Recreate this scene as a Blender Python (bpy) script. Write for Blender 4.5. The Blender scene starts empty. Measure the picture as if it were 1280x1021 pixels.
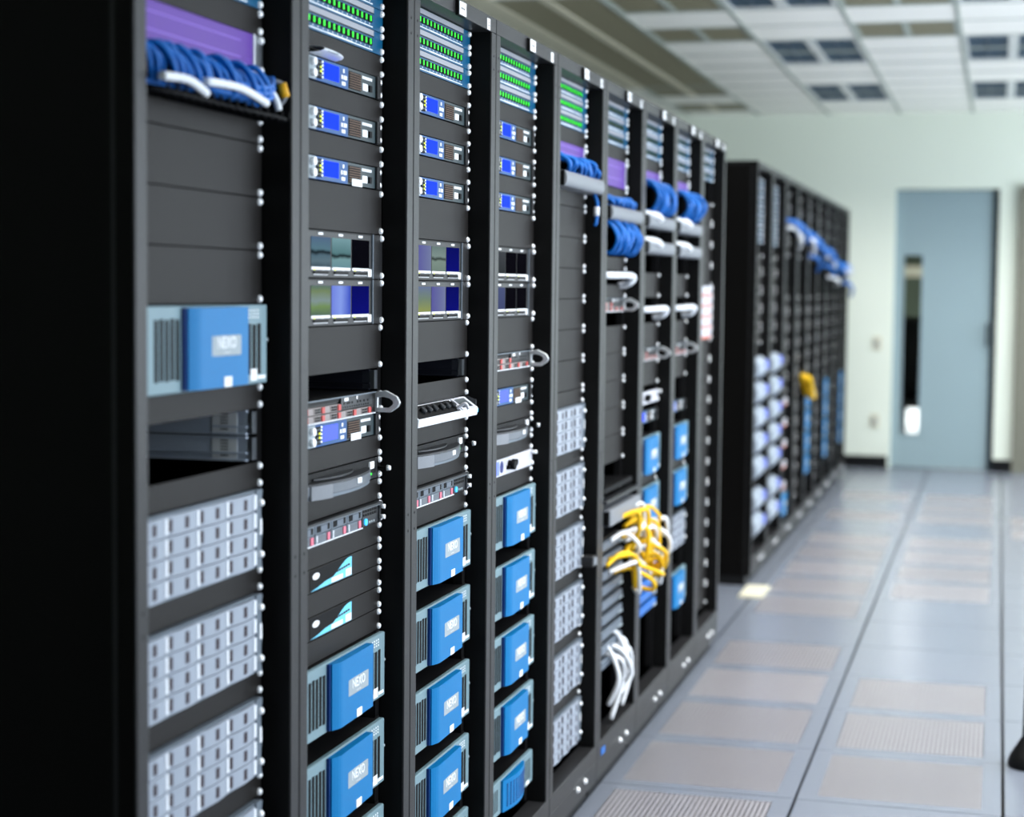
import bpy, math, random
from mathutils import Vector, Matrix
random.seed(7)
S = bpy.context.scene
COL = S.collection
PI = math.pi

# ------------------------------------------------------------------ camera, light, exposure
CAMX, CAMZ = 1.1394, 1.5447
YAW, PITCH, ROLL, FPX = 0.2671, 0.0681, 0.0104, 2219.36
def camera_axes():
    cy, sy = math.cos(YAW), math.sin(YAW)
    r = Vector((cy, sy, 0)); f = Vector((-sy, cy, 0)); u = Vector((0, 0, 1))
    cp, sp = math.cos(PITCH), math.sin(PITCH)
    f2 = f*cp - u*sp; u2 = u*cp + f*sp
    cr, sr = math.cos(ROLL), math.sin(ROLL)
    return r*cr + u2*sr, u2*cr - r*sr, f2
cr_, cu_, cf_ = camera_axes()
cd = bpy.data.cameras.new('camera'); cam = bpy.data.objects.new('camera', cd); COL.objects.link(cam)
m = Matrix((cr_, cu_, -cf_)).transposed().to_4x4(); m.translation = Vector((CAMX, 0, CAMZ))
cam.matrix_world = m
cd.sensor_width = 36; cd.sensor_fit = 'HORIZONTAL'; cd.lens = FPX/1280*36
cd.clip_start = .05; cd.clip_end = 60
cd.dof.use_dof = True; cd.dof.focus_distance = 3.75; cd.dof.aperture_fstop = 2.5
S.camera = cam
S.view_settings.view_transform = 'Standard'; S.view_settings.look = 'None'
S.view_settings.gamma = 1; S.view_settings.use_curve_mapping = False
S.view_settings.exposure = 0.17
w = bpy.data.worlds.new('world'); S.world = w; w.use_nodes = True
w.node_tree.nodes['Background'].inputs[0].default_value = (.80, .89, 1, 1)
w.node_tree.nodes['Background'].inputs[1].default_value = 6.0

CEIL = 3.08; WALLY = 15.82; T = .61
GX = -.349          # a ceiling grid line; the others are T apart
FX = -.03; FY = 5.357   # floor grid
FIX = []            # troffer cells: x0, y0 (1 wide, 2 long)
for x0 in (GX - 0*T, GX + 2*T, GX + 4*T):
    for j in range(-5, 4):
        FIX.append((x0, 8.68 - 0 + (j-1)*2.44 + 1.22*0 + 2.44))
FIX = [(x, y) for x, y in FIX if 3.5 < y < 14.0]
LIGHT_W = 22
for x0, y0_ in FIX:
    ld = bpy.data.lights.new('troffer_light', 'AREA'); ld.shape = 'RECTANGLE'; ld.size = .5; ld.size_y = 1.1
    ld.energy = LIGHT_W; ld.color = (1, .97, .93); ld.spread = math.radians(125)
    lo = bpy.data.objects.new('troffer_light', ld); COL.objects.link(lo)
    lo.location = (x0 + T/2, y0_ + T, CEIL - .006)
# unseen windows added to the right-hand wall to let in fill daylight
FILL_WINS = [(1.2, 3.4), (3.8, 6.0), (6.4, 8.6), (9.0, 11.2), (13.0, 15.4)]; WZ0, WZ1 = .35, 2.9; WX = 3.63
for a, b in FILL_WINS:
    ld = bpy.data.lights.new('window_portal', 'AREA'); ld.shape = 'RECTANGLE'; ld.size = b-a; ld.size_y = WZ1-WZ0; ld.cycles.is_portal = True
    lo = bpy.data.objects.new('window_portal', ld); COL.objects.link(lo)
    lo.location = (WX+.07, (a+b)/2, (WZ0+WZ1)/2); lo.rotation_euler = (PI/2, 0, PI/2)

# ------------------------------------------------------------------ materials
MATS = {}
def srgb(c):
    return tuple(((v/255)/12.92 if v/255 <= .04045 else ((v/255+.055)/1.055)**2.4) for v in c) + (1,)
def mat(name, c, rough=.5, metal=0., emit=None, es=1., bump=0, bscale=200, var=0, coat=0, spec=.22):
    if name in MATS: return MATS[name]
    M = bpy.data.materials.new(name); M.use_nodes = True
    nt = M.node_tree; b = nt.nodes['Principled BSDF']
    col = srgb(c)
    b.inputs['Base Color'].default_value = col
    b.inputs['Roughness'].default_value = rough; b.inputs['Metallic'].default_value = metal
    b.inputs['Specular IOR Level'].default_value = spec
    b.inputs['Coat Weight'].default_value = coat
    if emit:
        b.inputs['Emission Color'].default_value = srgb(emit); b.inputs['Emission Strength'].default_value = es
    tc = nt.nodes.new('ShaderNodeTexCoord'); n = nt.nodes.new('ShaderNodeTexNoise')
    n.inputs['Scale'].default_value = bscale; n.inputs['Detail'].default_value = 3
    nt.links.new(tc.outputs['Object'], n.inputs['Vector'])
    if bump:
        bp = nt.nodes.new('ShaderNodeBump'); bp.inputs['Strength'].default_value = bump; bp.inputs['Distance'].default_value = .002
        nt.links.new(n.outputs['Fac'], bp.inputs['Height']); nt.links.new(bp.outputs['Normal'], b.inputs['Normal'])
    v = var or .06
    mx = nt.nodes.new('ShaderNodeMix'); mx.data_type = 'RGBA'
    mx.inputs[6].default_value = tuple(x*(1-v) for x in col[:3]) + (1,)
    mx.inputs[7].default_value = tuple(min(1, x*(1+v)) for x in col[:3]) + (1,)
    nt.links.new(n.outputs['Fac'], mx.inputs[0]); nt.links.new(mx.outputs[2], b.inputs['Base Color'])
    MATS[name] = M
    return M
def screen_mat(name, stops, strength=1.0, axis='Z', extra=None):
    """a lit screen: its picture is what it gives off"""
    M = bpy.data.materials.new(name); M.use_nodes = True; nt = M.node_tree; b = nt.nodes['Principled BSDF']
    b.inputs['Base Color'].default_value = (.0015, .0015, .002, 1); b.inputs['Roughness'].default_value = .35; b.inputs['Specular IOR Level'].default_value = 0
    tc = nt.nodes.new('ShaderNodeTexCoord'); sp = nt.nodes.new('ShaderNodeSeparateXYZ'); rp = nt.nodes.new('ShaderNodeValToRGB')
    nt.links.new(tc.outputs['Generated'], sp.inputs[0])
    nz = nt.nodes.new('ShaderNodeTexNoise'); nz.inputs['Scale'].default_value = 2.2
    nt.links.new(tc.outputs['Generated'], nz.inputs['Vector'])
    ma = nt.nodes.new('ShaderNodeMath'); ma.operation = 'MULTIPLY_ADD'; ma.inputs[1].default_value = .16
    sb = nt.nodes.new('ShaderNodeMath'); sb.operation = 'SUBTRACT'; sb.inputs[1].default_value = .08
    nt.links.new(sp.outputs[axis], sb.inputs[0]); nt.links.new(nz.outputs['Fac'], ma.inputs[0]); nt.links.new(sb.outputs[0], ma.inputs[2])
    nt.links.new(ma.outputs[0], rp.inputs[0])
    el = rp.color_ramp.elements
    while len(el) < len(stops): el.new(.5)
    for e, (p, c) in zip(el, stops): e.position = p; e.color = srgb(c)
    nt.links.new(rp.outputs[0], b.inputs['Emission Color']); b.inputs['Emission Strength'].default_value = strength
    return M

mat('rack_paint', (38, 38, 39), .34, .0, spec=.17, bump=.15, bscale=900, var=.04)
mat('rack_black', (12, 11, 12), .5, .0, spec=.3)
mat('side_black', (5, 4, 3), .5, .0, spec=.1)
mat('filler_paint', (27, 25, 24), .45, .0, spec=.11, bump=.2, bscale=1200, var=.05)
mat('deep_black', (5, 5, 5), .6, spec=.2)
mat('chrome', (250, 252, 255), .25, .25, spec=.8)  # near-white diffuse colour stands in for glints on bright metal
mat('steel', (170, 176, 182), .35, 1.)
mat('amp_grey', (112, 137, 145), .42)
mat('amp_blue', (0, 108, 166), .45, spec=.15)
mat('amp_blue_dark', (12, 50, 110), .4)
mat('slot_black', (8, 8, 10), .6, spec=.1)
mat('sticker_white', (232, 234, 236), .5)
mat('sticker_grey', (150, 160, 165), .5)
mat('text_white', (240, 242, 245), .5)
mat('text_dark', (40, 42, 46), .5)
mat('drive_grey', (146, 154, 166), .4)
mat('array_frame', (104, 114, 124), .4, .2)
mat('hole_dark', (40, 22, 30), .5)
mat('patch_teal', (4, 78, 114), .4)
mat('strip_grey', (146, 148, 156), .45)
mat('green_slab', (10, 52, 36), .5)
mat('led_green', (30, 210, 40), .4, emit=(30, 230, 40), es=1.1)
mat('led_yellow', (200, 210, 30), .4, emit=(200, 220, 30), es=1.0)
mat('led_white', (220, 230, 255), .4, emit=(220, 230, 255), es=1.0)
mat('led_blue', (60, 170, 240), .4, emit=(60, 170, 240), es=1.2)
mat('lcd_blue', (10, 30, 180), 4, spec=.1, emit=(20, 60, 245), es=1.0)
mat('lcd_violet', (60, 70, 200), 4, spec=.1, emit=(100, 120, 245), es=.75)
mat('ctrl_blue', (6, 72, 130), .4)
mat('ctrl_grey', (44, 58, 62), .4)
mat('grille_brown', (110, 84, 66), .5)
mat('purple', (86, 44, 142), .42)
mat('purple_light', (140, 104, 205), .42)
mat('cable_blue', (0, 96, 180), .4, spec=.3)
mat('cable_white', (225, 228, 232), .4)
mat('cable_yellow', (240, 190, 20), .4)
mat('cable_orange', (225, 120, 40), .4)
mat('plug_amber', (215, 160, 30), .4)
mat('duct_grey', (120, 124, 130), .45)
mat('carrier_tan', (140, 132, 130), .45)
mat('carrier_red', (190, 70, 66), .4)
mat('carrier_pink', (215, 110, 130), .4)
mat('charcoal', (42, 44, 47), .35)
mat('kvm_grey', (92, 98, 106), .35)
mat('unit_silver', (205, 205, 214), .4, .2)
mat('unit_white', (222, 226, 232), .4)
mat('rail_grey', (185, 195, 210), .45)
mat('module_grey', (96, 106, 118), .4, .2)
mat('stripe_salmon', (205, 120, 105), .45)
mat('beige', (205, 200, 178), .5)

# ------------------------------------------------------------------ mesh helpers
class MB:
    def __init__(s): s.v = []; s.f = []; s.m = []; s.sm = []
    def box(s, x0, x1, y0, y1, z0, z1, m=0):
        b = len(s.v)
        s.v += [(x0,y0,z0),(x1,y0,z0),(x1,y1,z0),(x0,y1,z0),(x0,y0,z1),(x1,y0,z1),(x1,y1,z1),(x0,y1,z1)]
        for q in ((3,2,1,0),(4,5,6,7),(0,1,5,4),(1,2,6,5),(2,3,7,6),(3,0,4,7)):
            s.f.append(tuple(b+i for i in q)); s.m.append(m); s.sm.append(False)
        return s
    def cyl(s, p0, p1, r, n=10, m=0, r1=None, smooth=True):
        p0 = Vector(p0); p1 = Vector(p1); d = (p1-p0).normalized()
        a = d.orthogonal().normalized(); c = d.cross(a); b = len(s.v); r1 = r if r1 is None else r1
        for p, rr in ((p0, r), (p1, r1)):
            for i in range(n):
                t = 2*PI*i/n; s.v.append(tuple(p + (a*math.cos(t) + c*math.sin(t))*rr))
        for i in range(n):
            j = (i+1) % n; s.f.append((b+i, b+j, b+n+j, b+n+i)); s.m.append(m); s.sm.append(smooth)
        s.f.append(tuple(b+i for i in reversed(range(n)))); s.m.append(m); s.sm.append(False)
        s.f.append(tuple(b+n+i for i in range(n))); s.m.append(m); s.sm.append(False)
        return s
    def tube(s, pts, r, n=7, m=0, sub=5):
        P = [Vector(p) for p in pts]; Q = []
        for i in range(len(P)-1):
            a = P[max(i-1, 0)]; b = P[i]; c = P[i+1]; d = P[min(i+2, len(P)-1)]
            for k in range(sub):
                t = k/sub
                Q.append(.5*((2*b) + (c-a)*t + (2*a-5*b+4*c-d)*t*t + (3*b-a-3*c+d)*t**3))
        Q.append(P[-1]); base = len(s.v); prev = None
        for i, p in enumerate(Q):
            d = (Q[min(i+1, len(Q)-1)] - Q[max(i-1, 0)])
            d = d.normalized() if d.length > 1e-9 else Vector((0, 0, 1))
            a = d.orthogonal().normalized() if prev is None else (prev - d*prev.dot(d)).normalized()
            prev = a; c = d.cross(a)
            for k in range(n):
                t = 2*PI*k/n; s.v.append(tuple(p + (a*math.cos(t)+c*math.sin(t))*r))
        for i in range(len(Q)-1):
            for k in range(n):
                j = (k+1) % n
                s.f.append((base+i*n+k, base+i*n+j, base+(i+1)*n+j, base+(i+1)*n+k)); s.m.append(m); s.sm.append(True)
        s.f.append(tuple(base+k for k in reversed(range(n)))); s.m.append(m); s.sm.append(False)
        e = base+(len(Q)-1)*n
        s.f.append(tuple(e+k for k in range(n))); s.m.append(m); s.sm.append(False)
        return s
    def prism(s, prof, y0, y1, m=0, axis='y'):
        """profile of (x, z) points, anticlockwise, swept along y (or (x,y) swept along z)"""
        b = len(s.v); n = len(prof)
        for t in (y0, y1):
            for p in prof: s.v.append((p[0], t, p[1]) if axis == 'y' else (p[0], p[1], t))
        for i in range(n):
            j = (i+1) % n
            q = (b+i, b+n+i, b+n+j, b+j) if axis == 'y' else (b+i, b+j, b+n+j, b+n+i)
            s.f.append(q); s.m.append(m); s.sm.append(False)
        lo = tuple(b+i for i in range(n)); hi = tuple(b+n+i for i in range(n))
        s.f.append(lo if axis == 'y' else lo[::-1]); s.m.append(m); s.sm.append(False)
        s.f.append(hi[::-1] if axis == 'y' else hi); s.m.append(m); s.sm.append(False)
        return s
    def grid(s, fn, nu, nv, m=0):
        b = len(s.v)
        for i in range(nu+1):
            for j in range(nv+1): s.v.append(tuple(fn(i/nu, j/nv)))
        for i in range(nu):
            for j in range(nv):
                a = b+i*(nv+1)+j
                s.f.append((a, a+nv+1, a+nv+2, a+1)); s.m.append(m); s.sm.append(True)
        return s
    def mesh(s, name, mats):
        me = bpy.data.meshes.new(name); me.from_pydata(s.v, [], s.f); me.update()
        for x in mats: me.materials.append(MATS[x] if isinstance(x, str) else x)
        me.polygons.foreach_set('material_index', s.m); me.polygons.foreach_set('use_smooth', s.sm)
        return me
def link(name, me, parent=None, loc=(0, 0, 0), rot=None):
    o = bpy.data.objects.new(name, me); COL.objects.link(o)
    if parent: o.parent = parent
    o.location = loc
    if rot: o.rotation_euler = rot
    return o
def obj(name, mb, mats, parent=None, loc=(0, 0, 0), bevel=0, seg=1):
    if isinstance(mats, str) or not isinstance(mats, (list, tuple)): mats = [mats]
    o = link(name, mb.mesh(name, mats), parent, loc)
    if bevel:
        b = o.modifiers.new('bevel', 'BEVEL'); b.width = bevel; b.segments = seg; b.limit_method = 'ANGLE'; b.harden_normals = False
    return o
def box(name, m_, parent, x0, x1, y0, y1, z0, z1, bevel=0):
    return obj(name, MB().box(x0, x1, y0, y1, z0, z1), m_, parent, bevel=bevel)
def root(name, loc=(0, 0, 0)):
    o = bpy.data.objects.new(name, None); o.empty_display_size = .05; COL.objects.link(o); o.location = loc; return o
def tag(o, label=None, cat=None, group=None, kind=None):
    if label: o['label'] = label
    if cat: o['category'] = cat
    if group: o['group'] = group
    if kind: o['kind'] = kind
    return o
TXT = {}
def text(name, s, size, m_, parent, x, y, z, align='CENTER'):
    key = (s, size, align)
    if key not in TXT:
        c = bpy.data.curves.new('lettering', 'FONT'); c.body = s; c.size = size; c.extrude = .0003
        c.align_x = align; c.align_y = 'CENTER'; c.resolution_u = 2
        t = bpy.data.objects.new('lettering', c); COL.objects.link(t)
        bpy.context.view_layer.update()
        me = bpy.data.meshes.new_from_object(t.evaluated_get(bpy.context.evaluated_depsgraph_get()))
        bpy.data.objects.remove(t); me.materials.clear(); me.materials.append(MATS[m_]); TXT[key] = me
    return link(name, TXT[key], parent, (x, y, z), (PI/2, 0, PI/2))
def copy_tree(o, parent=None):
    c = o.copy(); COL.objects.link(c)
    if parent is not None: c.parent = parent; c.matrix_parent_inverse = o.matrix_parent_inverse
    for ch in o.children: copy_tree(ch, c)
    return c

# ------------------------------------------------------------------ the room
def struct(name, mb, mats, bevel=0):
    return tag(obj(name, mb, mats, bevel=bevel), kind='structure')
def floor_material():
    M = mat('floor_laminate', (114, 120, 131), .2, spec=.5, bump=.03, bscale=40, var=.02, coat=.0)
    nt = M.node_tree; b = nt.nodes['Principled BSDF']
    g = nt.nodes.new('ShaderNodeNewGeometry'); n = nt.nodes.new('ShaderNodeTexNoise'); n.inputs['Scale'].default_value = 260
    nt.links.new(g.outputs['Position'], n.inputs['Vector'])
    mr = nt.nodes.new('ShaderNodeMapRange'); mr.inputs[3].default_value = .2; mr.inputs[4].default_value = .3
    nt.links.new(n.outputs['Fac'], mr.inputs[0]); nt.links.new(mr.outputs[0], b.inputs['Roughness'])
    return M
floor_material()
def perf_material(name, px, py, rad, hole=(44, 39, 41)):
    """panel top pierced by rows of small holes; pattern in the panel's own coordinates"""
    M = bpy.data.materials.new(name); M.use_nodes = True; nt = M.node_tree; b = nt.nodes['Principled BSDF']
    tc = nt.nodes.new('ShaderNodeTexCoord'); sp = nt.nodes.new('ShaderNodeSeparateXYZ')
    nt.links.new(tc.outputs['Object'], sp.inputs[0])
    def node(op, a, bb=None, c=None):
        n = nt.nodes.new('ShaderNodeMath'); n.operation = op
        for i, v in enumerate((a, bb, c)):
            if v is None: continue
            if isinstance(v, (int, float)): n.inputs[i].default_value = v
            else: nt.links.new(v, n.inputs[i])
        return n.outputs[0]
    row = node('FLOOR', node('DIVIDE', sp.outputs['Y'], py))
    sh = node('MULTIPLY', node('MODULO', node('ABSOLUTE', row), 2.0), px/2 if 'mesh' in name else 0.0)
    ux = node('SUBTRACT', node('FRACT', node('DIVIDE', node('ADD', sp.outputs['X'], sh), px)), .5)
    uy = node('SUBTRACT', node('FRACT', node('DIVIDE', sp.outputs['Y'], py)), .5)
    dx = node('MULTIPLY', ux, px); dy = node('MULTIPLY', uy, py)
    d = node('SQRT', node('ADD', node('MULTIPLY', dx, dx), node('MULTIPLY', dy, dy)))
    hole_f = node('LESS_THAN', d, rad)
    if 'rows' in name:
        hole_f = node('MULTIPLY', node('LESS_THAN', node('ABSOLUTE', dx), .0036), node('LESS_THAN', node('ABSOLUTE', dy), .0036))
    mx = nt.nodes.new('ShaderNodeMix'); mx.data_type = 'RGBA'
    mx.inputs[6].default_value = srgb((148, 146, 151)); mx.inputs[7].default_value = srgb(hole)
    nt.links.new(hole_f, mx.inputs[0]); nt.links.new(mx.outputs[2], b.inputs['Base Color'])
    b.inputs['Roughness'].default_value = .3
    bp = nt.nodes.new('ShaderNodeBump'); bp.invert = True; bp.inputs['Distance'].default_value = .001; bp.inputs['Strength'].default_value = .4
    nt.links.new(hole_f, bp.inputs['Height']); nt.links.new(bp.outputs['Normal'], b.inputs['Normal'])
    MATS[name] = M
perf_material('perf_rows', .0155, .0085, .0042)
perf_material('perf_mesh', .0125, .0085, .0038)
perf_material('perf_fine', .0065, .0065, .0021)

PERF = {(0,-1):'rows',(0,0):'mesh',(0,1):'rows',(0,2):'fine',(0,3):'rows',(0,5):'rows',(0,6):'rows',(0,7):'fine',(0,8):'rows',(0,9):'fine',(0,11):'fine',(0,13):'fine',
        (1,0):'mesh',(1,1):'rows',(1,2):'rows',(1,6):'fine',(1,7):'rows',(1,8):'fine',(1,9):'fine',(1,11):'fine',(1,12):'fine',(1,13):'fine',
        (2,10):'fine',(2,11):'fine'}
XW0, XW1, YW0 = -3.08, 3.63, -3.0
fb = MB()
ix0 = -5; ix1 = 6; jy0 = -14; jy1 = 18
for i in range(ix0, ix1):
    for j in range(jy0, jy1):
        if (i, j) in PERF: continue
        x0 = FX+i*T; y0 = FY+j*T
        fb.box(x0+.006, x0+T-.006, y0+.003, min(y0+T-.003, WALLY+.3), -.03, 0, 0)
fb.box(XW0, XW1, YW0-.2, WALLY+.3, -.06, -.031, 1)
struct('floor', fb, ['floor_laminate', 'deep_black'])
ORD = ['first', 'second', 'third', 'fourth', 'fifth', 'sixth', 'seventh', 'eighth', 'ninth', 'tenth', 'eleventh', 'twelfth', 'thirteenth', 'fourteenth']
colnames = {0: 'along the racks', 1: 'in the middle aisle column', 2: 'at the right edge'}
cnt = {}
protos = {}
for (i, j), kind in sorted(PERF.items()):
    r = root('perforated_floor_panel', (FX+i*T+T/2, FY+j*T+T/2, -.03))
    h = T/2
    pf = MB(); a = h-.062; bt = h-.055
    pf.box(-h+.005, -a, -h+.002, h-.002, 0, .03); pf.box(a, h-.005, -h+.002, h-.002, 0, .03)
    pf.box(-a, a, -h+.002, -bt, 0, .03); pf.box(-a, a, bt, h-.002, 0, .03)
    if 'f' not in protos: protos['f'] = pf.mesh('panel_frame', ['floor_laminate'])
    link('panel_frame', protos['f'], r)
    if kind not in protos: protos[kind] = MB().box(-a, a, -bt, bt, .002, .0297).mesh('vent_plate', ['perf_'+kind])
    link('vent_plate', protos[kind], r)
    n = cnt.get(i, 0); cnt[i] = n+1
    look = {'rows': 'grey floor panel vented by rows of holes', 'mesh': 'grey floor panel vented by staggered holes', 'fine': 'grey floor panel vented by very fine holes'}[kind]
    lbl = f"{look}, {ORD[n] if n else 'nearest'} vented panel {colnames[i]}"
    tag(r, lbl, 'floor panel', 'perforated floor panels')

mat('wall_paint', (226, 233, 220), .6, bump=.05, bscale=60, var=.02)
mat('ceiling_tile', (251, 250, 243), .8, bump=.25, bscale=300, var=.03)
mat('tbar', (168, 176, 168), .5)
mat('baseboard_black', (14, 14, 16), .4)
mat('door_blue', (146, 166, 172), .28, var=.02)
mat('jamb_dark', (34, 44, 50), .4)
# door opening in the far wall: x .245..1.115, z 0..2.43
D0, D1, DH = .245, 1.115, 2.43
wf = MB()
wf.box(XW0, D0, WALLY, WALLY+.14, 0, CEIL+.2); wf.box(D1, XW1, WALLY, WALLY+.14, 0, CEIL+.2); wf.box(D0, D1, WALLY, WALLY+.14, DH, CEIL+.2)
struct('wall_far', wf, 'wall_paint')
struct('wall_left', MB().box(XW0-.14, XW0, YW0-.14, WALLY+.14, -.06, CEIL+.2), 'wall_paint')
wr = MB(); wr.box(XW1, XW1+.14, YW0-.14, WALLY+.14, -.06, WZ0); wr.box(XW1, XW1+.14, YW0-.14, WALLY+.14, WZ1, CEIL+.2)
edges = [YW0-.14] + [v for ab in FILL_WINS for v in ab] + [WALLY+.14]
for q in range(0, len(edges), 2): wr.box(XW1, XW1+.14, edges[q], edges[q+1], WZ0, WZ1)
struct('wall_right', wr, 'wall_paint')
for q, (a, b) in enumerate(FILL_WINS):
    wn = root(f'window_{q+1}', (XW1+.05, a, WZ0)); tag(wn, kind='structure')  # out of view, added to carry fill light
    g = MB(); L_ = b-a; hh = WZ1-WZ0
    g.box(0, .05, 0, L_, 0, .05); g.box(0, .05, 0, L_, hh-.05, hh); g.box(0, .05, 0, .05, .05, hh-.05); g.box(0, .05, L_-.05, L_, .05, hh-.05); g.box(0, .05, L_/2-.025, L_/2+.025, .05, hh-.05)
    obj('window_frame', g, 'tbar', wn)
struct('wall_near', MB().box(XW0, XW1, YW0-.14, YW0, -.06, CEIL+.2), 'wall_paint')
bb = MB().box(XW0, D0-.02, WALLY-.014, WALLY, 0, .105); struct('baseboard_far', bb, 'baseboard_black')
bb = MB().box(D1+.0, XW1, WALLY-.014, WALLY, 0, .105); struct('baseboard_right', bb, 'baseboard_black')
mat('pillar_grey', (118, 118, 106), .6)
struct('trim_1', MB().box(1.272, 1.42, WALLY-.05, WALLY-.015, 0, 2.45), 'pillar_grey')
# ceiling
cb = MB()
skip = set()
def cell(x, y): return (round((x-GX)/T), round((y-(8.68))/T))
for x, y in FIX:
    c = cell(x, y); skip.add(c); skip.add((c[0], c[1]+1))
GRILLE = []     # (i, j, style)
for i in (1,):
    GRILLE += [(1, 3, 'vent'), (1, 1, 'vent')]
GRILLE += [(-1, 3, 'perf'), (-1, 1, 'perf')]
for j in range(1, 9): GRILLE.append((-2, j, 'brown'))
GRILLE.append((-2, 10, 'brown'))
for g in GRILLE: skip.add((g[0], g[1]))
for i in range(-5, 7):
    for j in range(-20, 12):
        if (i, j) in skip: continue
        x0 = GX+i*T; y0 = 8.68+j*T
        if y0 > WALLY: continue
        cb.box(max(x0+.008, XW0), min(x0+T-.008, XW1), y0+.006, min(y0+T-.006, WALLY), CEIL+.004, CEIL+.02, 0)
for i in range(-4, 8):
    x = GX+i*T
    if XW0 < x < XW1: cb.box(x-.012, x+.012, YW0, WALLY, CEIL-.002, CEIL+.03, 1)
for j in range(-20, 12):
    y = 8.68+j*T
    if YW0 < y < WALLY:
        inner = 9.4 < y < 13.5
        cb.box(XW0, GX-2*T-.012 if inner else XW1, y-.008, y+.008, CEIL+.0, CEIL+.028, 1)
        if inner: cb.box(GX-T, XW1, y-.008, y+.008, CEIL+.0, CEIL+.028, 1)
cb.box(XW0, XW1, YW0, WALLY, CEIL+.19, CEIL+.22, 1)
struct('ceiling', cb, ['ceiling_tile', 'tbar'])
struct('trim_3', MB().box(GX-2*T-.13, GX-2*T+.03, 3.0, 13.56, CEIL-.004, CEIL+.002), 'beige')
# troffers
mat('louver', (92, 110, 126), .3, .3)
mat('troffer_white', (215, 218, 216), .4)
mat('tube_glow', (250, 250, 245), .4, emit=(255, 250, 240), es=2.0)
ft = None
troffers = []
for n, (x0, y0) in enumerate(FIX):
    if ft is None:
        ft = root('ceiling_light', (x0+T/2, y0+T, CEIL))
        hx = T/2-.014; hy = T-.01
        hb = MB()
        hb.box(-hx, hx, -hy, hy, .12, .125)
        hb.box(-hx, -hx+.02, -hy, hy, 0.001, .12); hb.box(hx-.02, hx, -hy, hy, 0.001, .12)
        hb.box(-hx+.02, hx-.02, -hy, -hy+.03, 0.001, .12); hb.box(-hx+.02, hx-.02, hy-.03, hy, 0.001, .12)
        hb.box(-.03, .03, -hy+.03, hy-.03, .001, .12)
        obj('housing', hb, 'troffer_white', ft)
        for s in (-1, 1):
            lv = MB(); a0 = .03 if s > 0 else -hx+.02; a1 = hx-.02 if s > 0 else -.03
            for k in range(1, 18):
                y = -hy+.03+(2*hy-.06)*k/18; lv.box(a0, a1, y-.002, y+.002, .004, .07)
            lv.box((a0+a1)/2-.002, (a0+a1)/2+.002, -hy+.03, hy-.03, .004, .07)
            obj('louver', lv, 'louver', ft)
            obj('tube', MB().cyl(((a0+a1)/2, -hy+.06, .098), ((a0+a1)/2, hy-.06, .098), .013), 'tube_glow', ft)
        o = ft
    else:
        o = copy_tree(ft); o.location = (x0+T/2, y0+T, CEIL)
    troffers.append((o, x0, y0))
vis = [t for t in troffers if t[2] > 8]
colw = {0: 'left of the aisle', 2: 'above the right edge', 4: 'beyond the right edge'}
for o, x0, y0 in troffers:
    ci = round((x0-GX)/T); same = sorted([t[2] for t in troffers if t[1] == x0], reverse=True); k = same.index(y0)
    pos = 'closest to the far wall' if k == 0 else f'{ORD[k]} from the far wall'
    tag(o, f'louvered twin-panel ceiling light {colw[ci]}, {pos}', 'ceiling light', 'louvered ceiling lights')
# grilles
mat('grille_olive', (140, 135, 112), .6)
mat('grille_dark', (48, 46, 38), .7)
gc = {}
for (i, j, st) in GRILLE:
    x0 = GX+i*T; y0 = 8.68+j*T
    o = root('ceiling_grille', (x0+T/2, y0+T/2, CEIL))
    if st not in gc:
        a = T/2-.012; n = 26; fr = MB()
        fr.box(-a, a, -a, -a+.02, .002, .02); fr.box(-a, a, a-.02, a, .002, .02); fr.box(-a, -a+.02, -a+.02, a-.02, .002, .02); fr.box(a-.02, a, -a+.02, a-.02, .002, .02)
        fr.box(-.02, .02, -a+.02, a-.02, .001, .02)
        if st == 'brown':
            fr = MB().box(-.028, .028, -T/2, T/2, -.001, .02); n = 44
        sl = MB()
        for k in range(n):
            q_ = .0058 if st == 'brown' else .0075; e_ = .007 if st == 'brown' else .03
            y = (-T/2+e_)+(T-2*e_)*k/(n-1) if st == 'brown' else -a+.03+(2*a-.06)*k/(n-1)
            sl.box(-a+.01, -.02, y-q_, y+q_, .006, .010); sl.box(.02, a-.01, y-q_, y+q_, .006, .010)
        bk = MB().box(-a, a, -a, a, .03, .034)
        gc[st] = (fr.mesh('grille_frame', ['beige' if st == 'brown' else 'tbar']), sl.mesh('slats', ['grille_olive']), bk.mesh('backing', ['grille_dark']))
    f, s_, b_ = gc[st]
    link('grille_frame', f, o); link('slats', s_, o); link('backing', b_, o)
    o['_k'] = st
gl = [o for o in COL.objects if o.name.startswith('ceiling_grille')]
for st, words in (('vent', 'grey slatted ceiling grille right of the aisle centre'), ('perf', 'olive slatted ceiling grille left of the lights'), ('brown', 'olive slatted ceiling grille above the rack row')):
    l = sorted([o for o in gl if o['_k'] == st], key=lambda o: -o.location.y)
    for k, o in enumerate(l):
        tag(o, words + (', closest to the far wall' if k == 0 else f', {ORD[k]} from the far wall'), 'ceiling grille', 'ceiling grilles')
for o in gl: del o['_k']

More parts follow.
